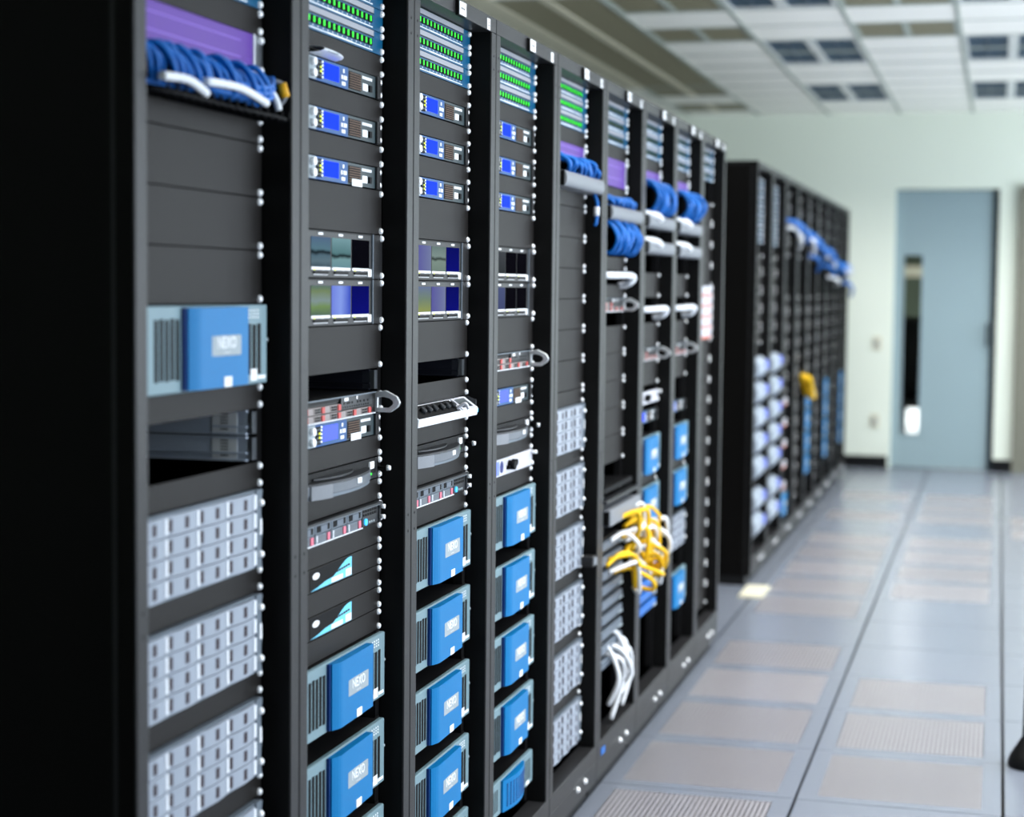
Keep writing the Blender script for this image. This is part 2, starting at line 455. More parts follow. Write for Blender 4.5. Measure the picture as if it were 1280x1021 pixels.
# door leaf with a narrow glass slot, room beyond
dl = root('door_1', (D0, WALLY+.05, 0)); tag(dl, kind='structure')
W = D1-D0; s0, s1, z0, z1 = .085, .235, .30, 1.86
lf = MB(); lf.box(0.0, s0, 0, .045, .01, DH-.01); lf.box(s1, W-.05, 0, .045, .01, DH-.01); lf.box(s0, s1, 0, .045, .01, z0); lf.box(s0, s1, 0, .045, z1, DH-.01)
obj('door_leaf', lf, 'door_blue', dl)
fm = MB(); fm.box(s0-.012, s0, -.006, .05, z0-.012, z1+.012); fm.box(s1, s1+.012, -.006, .05, z0-.012, z1+.012); fm.box(s0, s1, -.006, .05, z0-.012, z0); fm.box(s0, s1, -.006, .05, z1, z1+.012)
obj('window_bead', fm, 'door_blue', dl)
gm = bpy.data.materials.new('glass'); gm.use_nodes = True; nb = gm.node_tree.nodes['Principled BSDF']
nb.inputs['Transmission Weight'].default_value = 1; nb.inputs['Roughness'].default_value = 0; nb.inputs['IOR'].default_value = 1.1; MATS['glass'] = gm
obj('glass_pane', MB().box(s0, s1, .018, .024, z0, z1), 'glass', dl)
obj('door_frame', MB().box(W-.05, W, -.02, .06, 0, DH), 'jamb_dark', dl)  # dark strip added for the shade gradient on the door's right side
hd = MB().cyl((W-.075, -.05, 1.28), (W-.075, -.05, 1.08), .009); hd.cyl((W-.075, -.05, 1.26), (W-.075, 0, 1.26), .007); hd.cyl((W-.075, -.05, 1.10), (W-.075, 0, 1.10), .007)
obj('door_handle', hd, 'deep_black', dl)
# room behind the door
mat('backroom_wall', (74, 84, 70), .7); mat('backroom_floor', (225, 228, 230), .4)
br = MB(); br.box(-1.5, 3, WALLY+11.2, WALLY+11.3, 0, 3); br.box(-1.6, -1.5, WALLY+.3, WALLY+11.3, 0, 3); br.box(3, 3.1, WALLY+.3, WALLY+11.3, 0, 3); br.box(-1.6, 3.1, WALLY+.14, WALLY+11.3, 3, 3.1)
struct('wall_back', br, 'backroom_wall')
struct('floor_back', MB().box(-1.6, 3.1, WALLY+.31, WALLY+11.3, -.06, 0), 'backroom_floor')
struct('trim_2', MB().box(-1.5, 3, WALLY+11.1, WALLY+11.2, 1.76, 1.92), 'beige')
ld = bpy.data.lights.new('backroom_light', 'AREA'); ld.size = 2.0; ld.energy = 420; ld.color = (.95, 1, 1); ld.spread = math.radians(170)
lo = bpy.data.objects.new('backroom_light', ld); COL.objects.link(lo); lo.location = (.2, WALLY+6.5, 2.98)
# office chair seen through the glass
mat('chair_black', (14, 14, 17), .6)
ch = root('office_chair', (.27, WALLY+1.9, 0)); tag(ch, 'black high-back office chair seen through the narrow door window', 'chair')
cbk = MB().grid(lambda u, v: ((u-.5)*.46*(1-.35*abs(v-.5)**2*4*.6), -.1-.10*math.sin(PI*u)+.06*v, .52+.78*v), 10, 10)
o = obj('backrest', cbk, 'chair_black', ch); sm = o.modifiers.new('t', 'SOLIDIFY'); sm.thickness = .06
obj('seat', MB().box(-.25, .25, -.45, .05, .44, .52), 'chair_black', ch, bevel=.03, seg=3)
for s in (-1, 1):
    obj('armrest', MB().tube([(s*.24, -.05, .48), (s*.31, -.05, .58), (s*.31, -.1, .70), (s*.29, -.3, .70)], .02), 'steel', ch)
obj('gas_column', MB().cyl((0, -.2, .1), (0, -.2, .44), .03), 'steel', ch)
for k in range(5):
    a = 2*PI*k/5
    l = obj('leg', MB().cyl((0, -.2, .12), (.3*math.cos(a), -.2+.3*math.sin(a), .065), .025, r1=.014), 'chair_black', ch)
    obj('caster', MB().cyl((.3*math.cos(a)-.02, -.2+.3*math.sin(a), .03), (.3*math.cos(a)+.02, -.2+.3*math.sin(a), .03), .03), 'deep_black', l)
# wall switch and plate
for nm, x, z, lb in (('light_switch', .115, 1.09, 'small beige wall switch between far racks and door'), ('wall_socket', .11, .41, 'pale wall socket low on wall left of door')):
    o = root(nm, (x, WALLY-.012, z)); tag(o, lb, 'switch' if 'switch' in nm else 'socket')
    obj('plate', MB().box(-.035, .035, 0, .011, -.057, .057), 'beige', o, bevel=.003)
    obj('rocker' if 'switch' in nm else 'outlet', MB().box(-.014, .014, -.005, 0, -.03, .03), 'sticker_grey', o, bevel=.002)

# ------------------------------------------------------------------ racks
Y0, PITCHR, H1 = 2.2071, .5956, 2.1625
UZ, U = 2.127, .0438
FRONT = -.048
def rack_y(k): return Y0 + k*PITCHR
def make_rack(width, H, top_in, open_bottom, plates):
    r = root('server_rack')
    w_ = width-.0016; dep = 1.0
    for s in (0, 1):
        a = 0.0016 if s == 0 else w_-.0365
        pb = MB(); pb.box(-.052, 0, a, a+.0365, open_bottom, top_in)
        p = obj('post', pb, 'rack_paint', r, bevel=.0022, seg=2)
        hb = MB()
        for z in (2.075, 2.045, 1.085, 1.052):
            hb.cyl((-.001, a+.018, z), (.0006, a+.018, z), .0028, 8)
        obj('bolt_hole', hb, 'deep_black', p)
    obj('top_beam', MB().box(-.052, 0, .0016, w_, top_in, H), 'rack_paint', r, bevel=.0022, seg=2)
    bm = MB().box(-.052, 0, .0016, w_, .115, open_bottom); bm.prism([(-.052, .05), (-.004, .05), (-.001, .115), (-.052, .115)], .0016, w_)
    obj('bottom_beam', bm, 'rack_paint', r, bevel=.0015)
    obj('plinth', MB().box(-.9, FX-.001, .01, w_-.008, 0, .05), 'rack_black', r)
    for y in (.57*width, .73*width):
        sc = MB().cyl((-.004, y, .095), (.004, y, .095), .010, 12, r1=.008); sc.cyl((.004, y, .095), (.007, y, .095), .008, 12, r1=.004)
        obj('levelling_bolt', sc, 'chrome', r)
    obj('roof', MB().box(-dep, -.052, .0016, w_, H-.02, H), 'rack_black', r)
    for s in (0, 1):
        a = .004 if s == 0 else w_-.008
        obj('side_panel', MB().box(-dep, -.052, a, a+.004, .05, H-.02), 'side_black', r)
        if s == 0:
            obj('side_seam', MB().box(-.036, -.030, .0003, .0016, .05, H-.02), 'rack_paint', r)
            obj('post_skin', MB().box(-.052, -.004, .0006, .0016, .05, H-.002), 'side_black', r)  # near-black sheet puts shade onto the post side turned from the light
        b0 = .040 if s == 0 else w_-.040-.022
        rl = MB().box(-.075, -.0525, b0, b0+.022, open_bottom+.005, top_in-.005)
        obj('mounting_rail', rl, 'rack_black', r)
        a0 = .0365+.0016 if s == 0 else w_-.0395
        obj('post_liner', MB().box(-.051, -.003, a0+(-.0005 if s == 0 else .0015), a0+(.0005 if s == 0 else .0027), open_bottom+.002, top_in-.002), 'deep_black', r)  # black sheets put the shade of the inner post faces into colour
    obj('back_panel', MB().box(-dep, -dep+.004, .008, w_-.008, .05, H-.02), 'rack_black', r)
    obj('base_pan', MB().box(-dep+.004, -.052, .008, w_-.008, .05, .06), 'rack_black', r)
    if plates:
        pl = MB().box(0, .008, .46*width, .46*width+.052, H-.038, H-.006); o = obj('name_plate', pl, 'deep_black', r)
        q = MB().box(.008, .0095, .462*width, .462*width+.049, H-.036, H-.008); q2 = obj('plate_card', q, 'sticker_white', o)
        tk = MB()
        for t in range(5): tk.box(.0095, .0098, .462*width+.010+t*.006, .462*width+.0135+t*.006, H-.024, H-.0195)
        obj('plate_marks', tk, 'text_dark', o)
        q = MB().box(0, .0015, .865*width, .865*width+.024, H-.034, H-.009); o = obj('asset_sticker', q, 'sticker_white', r)
        tk = MB().box(.0015, .0018, .865*width+.005, .865*width+.019, H-.025, H-.023); tk.box(.0015, .0018, .865*width+.005, .865*width+.017, H-.019, H-.0175)
        obj('sticker_marks', tk, 'text_dark', o)
    return r
R1 = make_rack(PITCHR, H1, 2.128, .165, True)
NEAR = []
for k in range(9):
    r = R1 if k == 0 else copy_tree(R1)
    r.location = (0, rack_y(k), 0)
    where = ['nearest rack at the left edge', None, None, None, None, None, None, None, 'last rack, beside the floor gap'][k]
    nm = {0: 'nearest black rack of the near row, at the left edge', 1: 'second black rack of the near row, holding two cyan swoosh decals',
          2: 'third black rack of the near row, holding the angled white console', 3: 'fourth black rack of the near row, holding the silver knob unit',
          4: 'fifth black rack of the near row, holding six grey drive arrays', 5: 'sixth black rack of the near row, with tangled yellow cables low down',
          6: 'seventh black rack of the near row, with four blue stacked modules', 7: 'eighth black rack of the near row, second before the floor gap', 8: 'ninth and last black rack of the near row, beside the floor gap'}[k]
    tag(r, nm, 'server rack', 'near row of racks'); NEAR.append(r)
FY0, FP, H2, FXF = 9.2, .64, 2.21, -.077
R2 = make_rack(FP, H2, 2.18, .14, False)
for k in range(9):
    r = R2 if k == 0 else copy_tree(R2)
    r.location = (FXF, FY0+k*FP, 0)
    tag(r, ('nearest' if k == 0 else ORD[k] if k < 8 else 'last') + ' black rack of the blurred far row' + (', by the door wall' if k == 8 else ''), 'server rack', 'far row of racks')

# ------------------------------------------------------------------ device kit.  local: x out of the rack, y along the row, z up from its bottom
screw_me = None
def screw_mesh():
    global screw_me
    if screw_me is None:
        b = MB(); n = 12; prof = [(0, .0065), (.003, .0061), (.0053, .0042), (.0062, .0016)]
        for i, (x, r) in enumerate(prof):
            for t in range(n): b.v.append((x, r*math.cos(2*PI*t/n), r*math.sin(2*PI*t/n)))
        for i in range(3):
            for t in range(n):
                u = (t+1) % n; b.f.append((i*n+t, i*n+u, (i+1)*n+u, (i+1)*n+t)); b.m.append(0); b.sm.append(True)
        b.f.append(tuple(3*n+t for t in range(n))); b.m.append(0); b.sm.append(True)
        screw_me = b.mesh('screw', ['chrome'])
    return screw_me
def screws(r, h, x=0.0, sides=(-1, 1)):
    for s in sides:
        for z in (.0068, h-.0068): link('screw', screw_mesh(), r, (x, s*.2325, z))
HW = .241
def filler(n):
    r = root('filler_panel'); h = n*U-.0014
    box('plate', 'filler_paint', r, -.0015, .0008, -HW, HW, 0, h, .0006)
    screws(r, h, .0008); return r
def patch(detail=True):
    r = root('patch_panel'); h = U-.0012
    box('faceplate', 'patch_teal', r, -.0015, .001, -HW, HW, 0, h)
    box('housing', 'rack_black', r, -.12, -.0015, -.215, .215, .002, h-.002)
    box('label_strip', 'strip_grey', r, .001, .003, -.215, .185, h-.0115, h-.001)
    box('groove', 'deep_black', r, .001, .0014, -.22, .19, h-.0135, h-.0118)
    ln = MB().box(.001, .0016, -.215, .182, .0035, .0052); ln.box(.001, .0018, -.055, .072, .0032, .0058)
    for t in range(16): ln.box(.001, .0015, -.2015+t*.0244, -.1995+t*.0244, .0072, .0105)
    obj('printed_line', ln, 'text_white', r)
    if detail:
        jm = MB().box(.001, .0035, -.0098, .0098, -.0066, .0066).mesh('jack', ['slot_black'])
        lm = MB().box(.0035, .0044, -.0036, .0020, -.0048, .0052).mesh('status_light', ['led_green'])
        for t in range(16):
            j = link('jack', jm, r, (0, -.2+t*.0244, .0185)); link('status_light', lm, j)
    else:
        jb = MB(); lb = MB()
        for t in range(16):
            y = -.2+t*.0244; jb.box(.001, .0035, y-.0098, y+.0098, .012, .025); lb.box(.0035, .0046, y-.0035, y+.0022, .0135, .0235)
        j = obj('jack_row', jb, 'slot_black', r); obj('status_lights', lb, 'led_green' if detail is False else 'led_dim', j)
    screws(r, h, .001); return r
mat('led_dim', (10, 60, 30), .4, emit=(10, 90, 40), es=.25)
def controller(lcd='lcd_blue', sticker=0, tall=0):
    r = root('signal_processor'); h = U-.0012
    box('faceplate', 'ctrl_blue', r, -.001, .003, -.17, .045, .001, h-.001)
    box('right_plate', 'ctrl_grey', r, -.001, .003, .045, .196, .001, h-.001)
    box('left_plate', 'ctrl_grey', r, -.001, .003, -HW, -.17, .001, h-.001)
    box('chassis', 'rack_black', r, -.25, -.001, -.215, .215, .002, h-.002)
    box('end_cap', 'rack_paint', r, -.001, .008, .196, .214, 0, h, .001)
    box('end_cap', 'rack_paint', r, -.001, .008, -.214, -.196, 0, h, .001)
    box('left_strip', 'sticker_grey', r, .003, .0038, -.165, -.118, .0015, h-.0015)
    for z in (.0115, .031):
        obj('knob', MB().cyl((.003, -.139, z), (.012, -.139, z), .0072, 16), 'chrome', r)
    bb = obj('button_block', MB().box(.003, .006, -.118, -.094, .005, h-.005), 'slot_black', r)
    lb = MB()
    for z in (.0085, .016, .0235, .031): lb.box(.006, .0068, -.115, -.111, z, z+.003, 1); lb.box(.006, .0068, -.104, -.098, z, z+.0035, 0 if .015 < z < .03 else 1)
    obj('button_lights', lb, ['led_yellow', 'array_frame'], bb)
    lw = MB()
    for z in (.0075, .0145, .0215, .0285, .0345): lw.box(.003, .0038, -.088, -.083, z, z+.0032)
    obj('meter_lights', lw, 'led_white', r)
    box('lcd_screen', lcd, r, .003, .0036, -.078, -.003, .0085, h-.006)
    ic = MB()
    for z in (.029,): ic.prism([(.012, z), (.028, z), (.020, z+.008)], .003, .0036, axis='y') if False else ic.box(.003, .0036, .018, .025, z, z+.007)
    for yy in (.010, .022, .031): ic.box(.003, .0036, yy, yy+.007, .017, .0245)
    ic.box(.003, .0036, .012, .030, .006, .0125)
    obj('icons', ic, 'text_white', r)
    vb = MB().box(.003, .0034, .048, .113, .004, h-.006, 0)
    for t in range(7): vb.box(.0034, .005, .049, .112, .0065+t*.0044, .0078+t*.0044, 1)
    obj('vent_grille', vb, ['slot_black', 'grille_brown'], r)
    tl = MB()
    for t in range(9): tl.box(.003, .0036, .121+t*.0062, .1255+t*.0062, h-.0125, h-.007)
    obj('name_lettering', tl, 'text_white', r)
    box('white_label', 'sticker_white', r, .003, .0042, .122, .150, .008, .022, .002)
    box('power_switch', 'slot_black', r, .003, .006, .157, .170, .009, .021)
    if sticker: box('paper_tag', 'sticker_white', r, .005, .0058, .062, .117, -.001, .0125)
    for s in (-1, 1):
        for z in (.009, h-.009): link('screw', screw_mesh(), r, (.001, s*.222, z))
    box('ear', 'rack_paint', r, -.001, .001, .214, HW, 0, h); box('ear', 'rack_paint', r, -.001, .001, -HW, -.214, 0, h)
    return r
def amp(word='NEXO', n=3, plain=False):
    r = root('power_amplifier'); h = n*U-.002; X = .018
    box('chassis', 'rack_black', r, -.35, .006, -.219, .219, .001, h-.001)
    box('faceplate', 'amp_grey', r, .006, X, -.226, .226, 0, h, .002)
    # bulging blue cover
    a0, a1 = -.088, .118
    def cover(u, v):
        y = a0+(a1-a0)*u; e = min(1, u/.16); x = X+.009+.009*math.sin(e*PI/2)*(1-.4*u)
        return (x, y, .003+(h-.006)*v)
    cb = MB().grid(cover, 24, 2)
    cb.f = [f for f in cb.f]
    b = cb
    prof = []
    pts = [cover(t/24, 0) for t in range(25)]
    pr = [(p[0], p[1]) for p in pts] + [(X, a1), (X, a0)]
    cb2 = MB().prism(pr[::-1] if False else pr, .003, h-.003, axis='z')
    cb2.sm = [False]*len(cb2.f)
    cv = obj('front_cover', cb2, 'amp_blue', r)
    box('cover_edge', 'amp_blue_dark', r, X, X+.006, a0-.006, a0, .003, h-.003)
    vm = MB()
    for c in range(5):
        for t in range(17):
            y = -.182+c*.0172; z = .022+(h-.044)*t/16+(.0007 if c % 2 else -.0007); vm.box(X, X+.0008, y, y+.0112, z-.0026, z+.0026)
    obj('left_vent', vm, 'slot_black', r)
    vm = MB()
    for c in range(4):
        for t in range(17):
            y = .127+c*.0195; z = .018+(h-.052)*t/16+(.0007 if c % 2 else -.0007); vm.box(X, X+.0008, y, y+.0132, z-.0026, z+.0026)
    obj('right_vent', vm, 'slot_black', r)
    lm = MB()
    for c in range(4):
        for t in range(3): lm.box(X, X+.001, .150+c*.0115, .1535+c*.0115, h-.011-t*.0055, h-.008-t*.0055)
    obj('indicator_dots', lm, 'text_white', r)
    xc = cover(.5, 0)[0]
    pt = MB().box(xc-.001, xc+.001, -.024, .085, h*.52-.016, h*.52+.016)
    p = obj('badge', pt, 'sticker_grey', r, bevel=.001)
    text('badge_lettering', word, .025, 'text_white', p, xc+.0012, .030, h*.52+.004)
    text('badge_small_print', 'power amp' if False else '- - - -', .010, 'text_white', p, xc+.0012, .030, h*.52-.010)
    xs = cover(.62, 0)[0]
    obj('cover_sticker', MB().box(xs, xs+.0014, .022, .050, .003, .019), 'sticker_white', r, bevel=.001)
    box('white_label', 'sticker_white', r, X, X+.0012, .158, .183, .006, .025)
    box('side_label', 'text_white', r, X, X+.001, .188, .217, .008, .0135)
    obj('side_latch', MB().cyl((X-.004, .226, h*.55), (X-.004, .232, h*.55), .004, 10), 'steel', r)
    box('ear', 'rack_black', r, -.001, .0015, .219, HW, 0, h); box('ear', 'rack_black', r, -.001, .0015, -HW, -.219, 0, h)
    return r
def amp_pale():
    r = root('power_amplifier'); h = 2.6*U
    box('chassis', 'rack_black', r, -.35, .006, -.219, .219, .001, h-.001)
    obj('front_cover', MB().prism([(.006, 0), (.03, .008), (.052, h*.35), (.05, h*.75), (.02, h), (.006, h)], -.2, .21), 'pale_cover', r)
    box('blue_corner', 'logo_blue', r, .048, .054, .12, .205, h*.45, h*.85)
    return r
mat('pale_cover', (150, 160, 172), .4)
def amp_small():
    r = root('power_amplifier'); h = 2*U-.002; X = .018
    box('chassis', 'rack_black', r, -.35, .006, -.219, .219, .001, h-.001)
    box('faceplate', 'amp_grey', r, .006, X, -.226, .226, 0, h, .002)
    pr = [(X+.006+.014*math.sin(PI*t/16), -.088+.206*t/16) for t in range(17)] + [(X, .118), (X, -.088)]
    cv = obj('front_cover', MB().prism(pr, .003, h-.003, axis='z'), 'amp_blue', r)
    vm = MB()
    for c in range(9):
        t0 = 2+c*1.5; x = X+.0062+.014*math.sin(PI*t0/16)
        for t in range(10): vm.box(x-.001, x+.0012, -.088+.206*t0/16-.005, -.088+.206*t0/16+.004, .014+t*.006, .0165+t*.006)
    obj('cover_vents', vm, 'amp_blue_dark', cv)
    for s0 in (-.182, .135):
        vm = MB()
        for c in range(4):
            for t in range(11): vm.box(X, X+.0008, s0+c*.0185, s0+c*.0185+.011, .016+t*.005, .0185+t*.005)
        obj('side_vent', vm, 'slot_black', r)
    box('white_label', 'sticker_white', r, X, X+.0012, .158, .186, .003, .014)
    return r
def array(sub=True):
    r = root('drive_array'); h = 3*U-.0014; X = .014
    box('chassis', 'rack_black', r, -.4, -.001, -.219, .219, .001, h-.001)
    fr = MB(); fr.box(-.001, X, .193, .222, 0, h); fr.box(-.001, X, -.246, -.243, 0, h) if False else None
    fr = MB(); fr.box(-.001, X-.003, -.238, .193, 0, .003); fr.box(-.001, X-.003, -.238, .193, h-.003, h); fr.box(-.001, .004, -.238, .193, .003, h-.003)
    obj('frame', fr, 'array_frame', r)
    # ear with scalloped edge
    pr = [(.193, 0), (.214, 0)]
    n = 28
    for t in range(n+1):
        z = h*t/n; y = .218 - .006*abs(math.sin(PI*4*t/n*.5+.2))
        pr.append((y, z))
    pr += [(.193, h)]
    eb = MB(); base = len(eb.v)
    for x in (-.001, X):
        for (y, z) in pr: eb.v.append((x, y, z))
    L = len(pr)
    for t in range(L):
        u = (t+1) % L; eb.f.append((t, u, L+u, L+t)); eb.m.append(0); eb.sm.append(False)
    eb.f.append(tuple(reversed(range(L)))); eb.f.append(tuple(L+t for t in range(L))); eb.m += [0, 0]; eb.sm += [False, False]
    e = obj('ear', eb, 'array_frame', r)
    box('ear_light', 'sticker_white', e, X, X+.0012, .205, .213, h*.42, h*.62)
    for z in (.022, h-.022): link('screw', screw_mesh(), e, (X, .209, z))
    W_ = .1066; Hh = (h-.006)/4
    def face(u, v, w=W_, hh=Hh):
        return (X-.001+.005*math.sin(PI*u)**.8, .001+(w-.002)*u, .0008+(hh-.0016)*v)
    db = MB()
    pr = [(face(t/10, 0)[0], face(t/10, 0)[1]) for t in range(11)] + [(0, W_-.001), (0, .001)]
    db.prism(pr, .0009, Hh-.0009, axis='z')
    db.prism([(X+.0012+.0008*math.sin(PI*t/6), .0015+.0095*t/6) for t in range(7)]+[(X-.004, .011), (X-.004, .0015)], Hh*.2, Hh*.8, 1, axis='z')
    dm = db.mesh('drive', ['drive_grey', 'hole_dark'])
    sb = MB(); y = .054
    for t in range(1): sb.prism([(X+.0046, y-.0055), (X+.0050, y+.0055), (X+.002, y+.0055), (X+.002, y-.0055)], Hh*.22, Hh*.78, axis='z')
    sm_ = sb.mesh('release_button', ['hole_dark'])
    rm = MB().box(X-.001, X+.0022, .094, .103, Hh*.12, Hh*.88).mesh('handle_rib', ['unit_white'])  # white rib paints a highlight at the end of each drive
    for c in range(4):
        for q in range(4):
            d = link('drive', dm, r, (0, -.2375+c*.1075, .003+q*Hh))
            link('release_button', sm_, d)
            if sub: link('handle_rib', rm, d)
    return r
SCR = {}
def monitors(colors, key):
    r = root('monitor_panel'); h = 2*U-.0014
    box('frame', 'rack_paint', r, -.001, .003, -HW, HW, 0, h, .001)
    box('top_edge', 'deep_black', r, .003, .004, -.2, .18, h-.0025, h)
    box('bottom_edge', 'deep_black', r, .003, .004, -.2, .18, 0, .002)
    xs = [(-.138, -.046), (-.036, .059), (.069, .161)]
    for (a, b), c in zip(xs, colors):
        s = box('screen', c, r, .003, .0045, a, b, h-.066, h-.0125)
        box('tape_label', 'sticker_white', r, .003, .0042, a, b, h-.0715, h-.0665)
        bt = MB()
        for t in range(7): bt.box(.003, .006, a+.011+t*.0102, a+.0195+t*.0102, .008, .0118)
        obj('button_row', bt, 'deep_black', r)
        bt = MB()
        for t in range(7): bt.box(.003, .0042, a+.012+t*.0102, a+.018+t*.0102, .0052, .0068)
        bt.box(.003, .0042, a+.05, a+.053, .014, .0155); bt.box(.003, .0042, a+.058, a+.061, .014, .0155)
        bt.box(.003, .0042, a+.033, a+.055, h-.0085, h-.0045)
        obj('button_marks', bt, 'text_white', r)
        box('power_light', 'led_yellow', r, .003, .005, a+.012, a+.0165, .0138, .0165)
    box('corner_tag', 'sticker_white', r, .003, .0046, .155, .175, .004, .0185)
    box('edge_trim', 'array_frame', r, .003, .006, .178, .182, 0, h)
    screws(r, h, .003); return r
def server_drives(handle=True):
    r = root('rack_server'); h = U-.0012
    box('chassis', 'rack_black', r, -.5, .004, -.219, .219, .001, h-.001)
    box('lid_edge', 'array_frame', r, .004, .010, -.219, .19, h-.002, h)
    box('bottom_trim', 'unit_white', r, .004, .009, -.219, .19, 0, .0022)
    box('vent_strip', 'deep_black', r, .004, .006, -.21, 0, h-.0085, h-.0025)
    cm = MB(); cm.box(.004, .010, 0, .077, 0, .0125, 0); cm.box(.010, .011, .026, .058, .0015, .0115, 1)
    for a in range(3):
        for b in range(2): cm.box(.011, .0116, .029+a*.0098, .0365+a*.0098, .002+b*.0048, .0055+b*.0048, 3)
    cm.box(.010, .0125, .062, .0755, .001, .0118, 2)
    me = cm.mesh('drive_carrier', ['carrier_tan', 'carrier_tan', 'carrier_red', 'slot_black'])
    for c in range(5):
        for q in range(2):
            if c >= 3 and q == 1: continue
            link('drive_carrier', me, r, (0, -.25+c*.0818+.0015 if c else -.2485+.0015+.03*0, .0028+q*.0145))
    box('control_panel', 'charcoal', r, .004, .009, 0, .168, .019, h-.0025)
    bits = MB()
    for y in (.012, .03, .04, .055, .085, .1, .12, .14): bits.box(.009, .0098, y, y+.006, .027, .031)
    for y in range(12): bits.box(.009, .0096, .006+y*.0125, .011+y*.0125, .0205, .0235)
    obj('ports', bits, 'deep_black', r)
    box('white_label', 'sticker_white', r, .009, .0100, .014, .036, .033, .0395)
    box('badge', 'sticker_white', r, .009, .0100, .078, .085, .034, .040)
    if handle:
        # open loop handle standing out of the right ear
        cy_, cz, = .018, h/2
        hb = MB(); n = 8; L = []
        outer = [(.0, .001), (.036, .001), (.052, .012), (.056, h*.5), (.050, h-.010), (.026, h+.002), (.0, h-.004)]
        inner = [(.010, .010), (.032, .010), (.041, .017), (.041, h*.55), (.034, h-.014), (.022, h-.011), (.010, h-.012)]
        for y in (.199, .207):
            for (x, z) in outer: hb.v.append((x, y, z))
            for (x, z) in inner: hb.v.append((x, y, z))
        no = len(outer)
        for t in range(no):
            u = (t+1) % no
            for f in ((t, u, no+u, no+t), (2*no+u, 2*no+t, 3*no+t, 3*no+u), (u, t, 2*no+t, 2*no+u), (no+t, no+u, 3*no+u, 3*no+t)):
                hb.f.append(f); hb.m.append(0); hb.sm.append(False)
        obj('handle', hb, 'handle_silver', r, bevel=.0015)
    screws(r, h, .003, sides=(-1, 1))
    box('ear', 'charcoal', r, -.001, .003, .219, HW, 0, h)
    return r
mat('handle_silver', (205, 208, 210), .3, .5)
def server_bays():
    r = root('rack_server'); h = U-.0012
    box('chassis', 'rack_black', r, -.5, .004, -.219, .219, .001, h-.001)
    box('lid', 'charcoal', r, .004, .016, -.219, .215, h-.006, h, .001)
    box('lid_line', 'array_frame', r, .016, .0165, -.215, .20, h-.0055, h-.0045)
    for c in range(5):
        a = -.215+c*.082
        if c == 4: break
        up = root('drive_bay'); up.parent = r; up.location = (.004, a, .0195)
        obj('bay_frame', MB().box(0, .007, 0, .078, 0, .0165), 'array_frame', up, bevel=.001)
        obj('bay_window', MB().box(.007, .0076, .006, .070, .003, .0145), 'slot_black', up)
        obj('bay_card', MB().box(.0076, .0084, .024, .056, .0035, .0140), 'module_grey', up)
        lo_ = root('drive_bay'); lo_.parent = r; lo_.location = (.004, a, .002)
        obj('bay_frame', MB().box(0, .006, 0, .078, 0, .0165), 'array_frame', lo_, bevel=.001)
        obj('bay_card', MB().box(.006, .0068, .010, .056, .0025, .0135), 'kvm_grey', lo_)
        obj('bay_latch', MB().box(.006, .0082, .058, .071, .0015, .015), 'carrier_pink', lo_)
        obj('bay_edge', MB().box(.006, .0078, .004, .009, .0015, .015), 'unit_white', lo_)
    box('bottom_trim', 'unit_white', r, .004, .012, -.219, .112, 0, .002)
    box('control_panel', 'charcoal', r, .004, .010, .115, .205, .002, h-.006, .001)
    pts = MB()
    for y in range(6):
        for z in range(2): pts.box(.010, .0112, .119+y*.013, .128+y*.013, .0215+z*.0075, .0265+z*.0075)
    obj('ports', pts, 'deep_black', r)
    obj('power_button', MB().cyl((.010, .130, .0105), (.013, .130, .0105), .0065, 16), 'led_blue', r)
    pts = MB()
    for y in range(3): pts.box(.010, .011, .15+y*.012, .157+y*.012, .006, .010)
    obj('front_marks', pts, 'sticker_grey', r)
    box('ear', 'charcoal', r, -.001, .012, .205, .2155, 0, h)
    for z in (.012, h-.010): obj('thumbscrew', MB().cyl((.012, .211, z), (.022, .211, z), .0045, 12), 'chrome', r)
    screws(r, h, .003, sides=(-1, 1))
    return r
def kvm():
    r = root('console_drawer'); h = U-.0012
    box('tray', 'charcoal', r, -.5, .002, -.219, .219, .001, h-.001)
    box('recess', 'deep_black', r, .002, .0025, -.21, .21, .012, h-.001)
    def bow(u): return .008+.034*math.sin(PI*min(1, max(0, u)))**.75
    n = 28
    def prof(scale, y0=-.205, y1=.16):
        return [(bow(t/n)*scale, y0+(y1-y0)*t/n) for t in range(n+1)]+[(.002, y1), (.002, y0)]
    obj('front_lip', MB().prism(prof(1.0), .006, .0235, axis='z'), 'kvm_grey', r, bevel=.001)
    obj('lower_lip', MB().prism(prof(.86), -.001, .0055, axis='z'), 'array_frame', r)
    obj('lip_top', MB().prism(prof(.94), .0235, .027, axis='z'), 'charcoal', r)
    lp = [(bow(t/n)*.55+.002, -.13+.2*t/n) for t in range(n+1)]+[(.002, .07), (.002, -.13)]
    obj('latch', MB().prism(lp, .029, .0325, axis='z'), 'charcoal', r)
    obj('left_grip', MB().prism([(bow(t/n)+.003, -.205+.365*t/n) for t in range(2, 8)]+[(.01, -.205+.365*7/n), (.01, -.205+.365*2/n)], -.001, .024, axis='z'), 'duct_grey', r)
    x = bow(.57)
    box('white_label', 'sticker_white', r, x-.004, x+.0015, .0, .022, .013, .023)
    box('front_label', 'sticker_white', r, .002, .006, .168, .192, .022, .036)
    box('status_light', 'led_green', r, .002, .006, .172, .178, .010, .014)
    ts = obj('thumbscrew', MB().cyl((.001, .228, .020), (.020, .228, .020), .0030, 10), 'slot_black', r); obj('screw_head', MB().cyl((.020, .228, .020), (.027, .228, .020), .0062, 14, r1=.0045), 'chrome', ts)
    screws(r, h, .001)
    return r
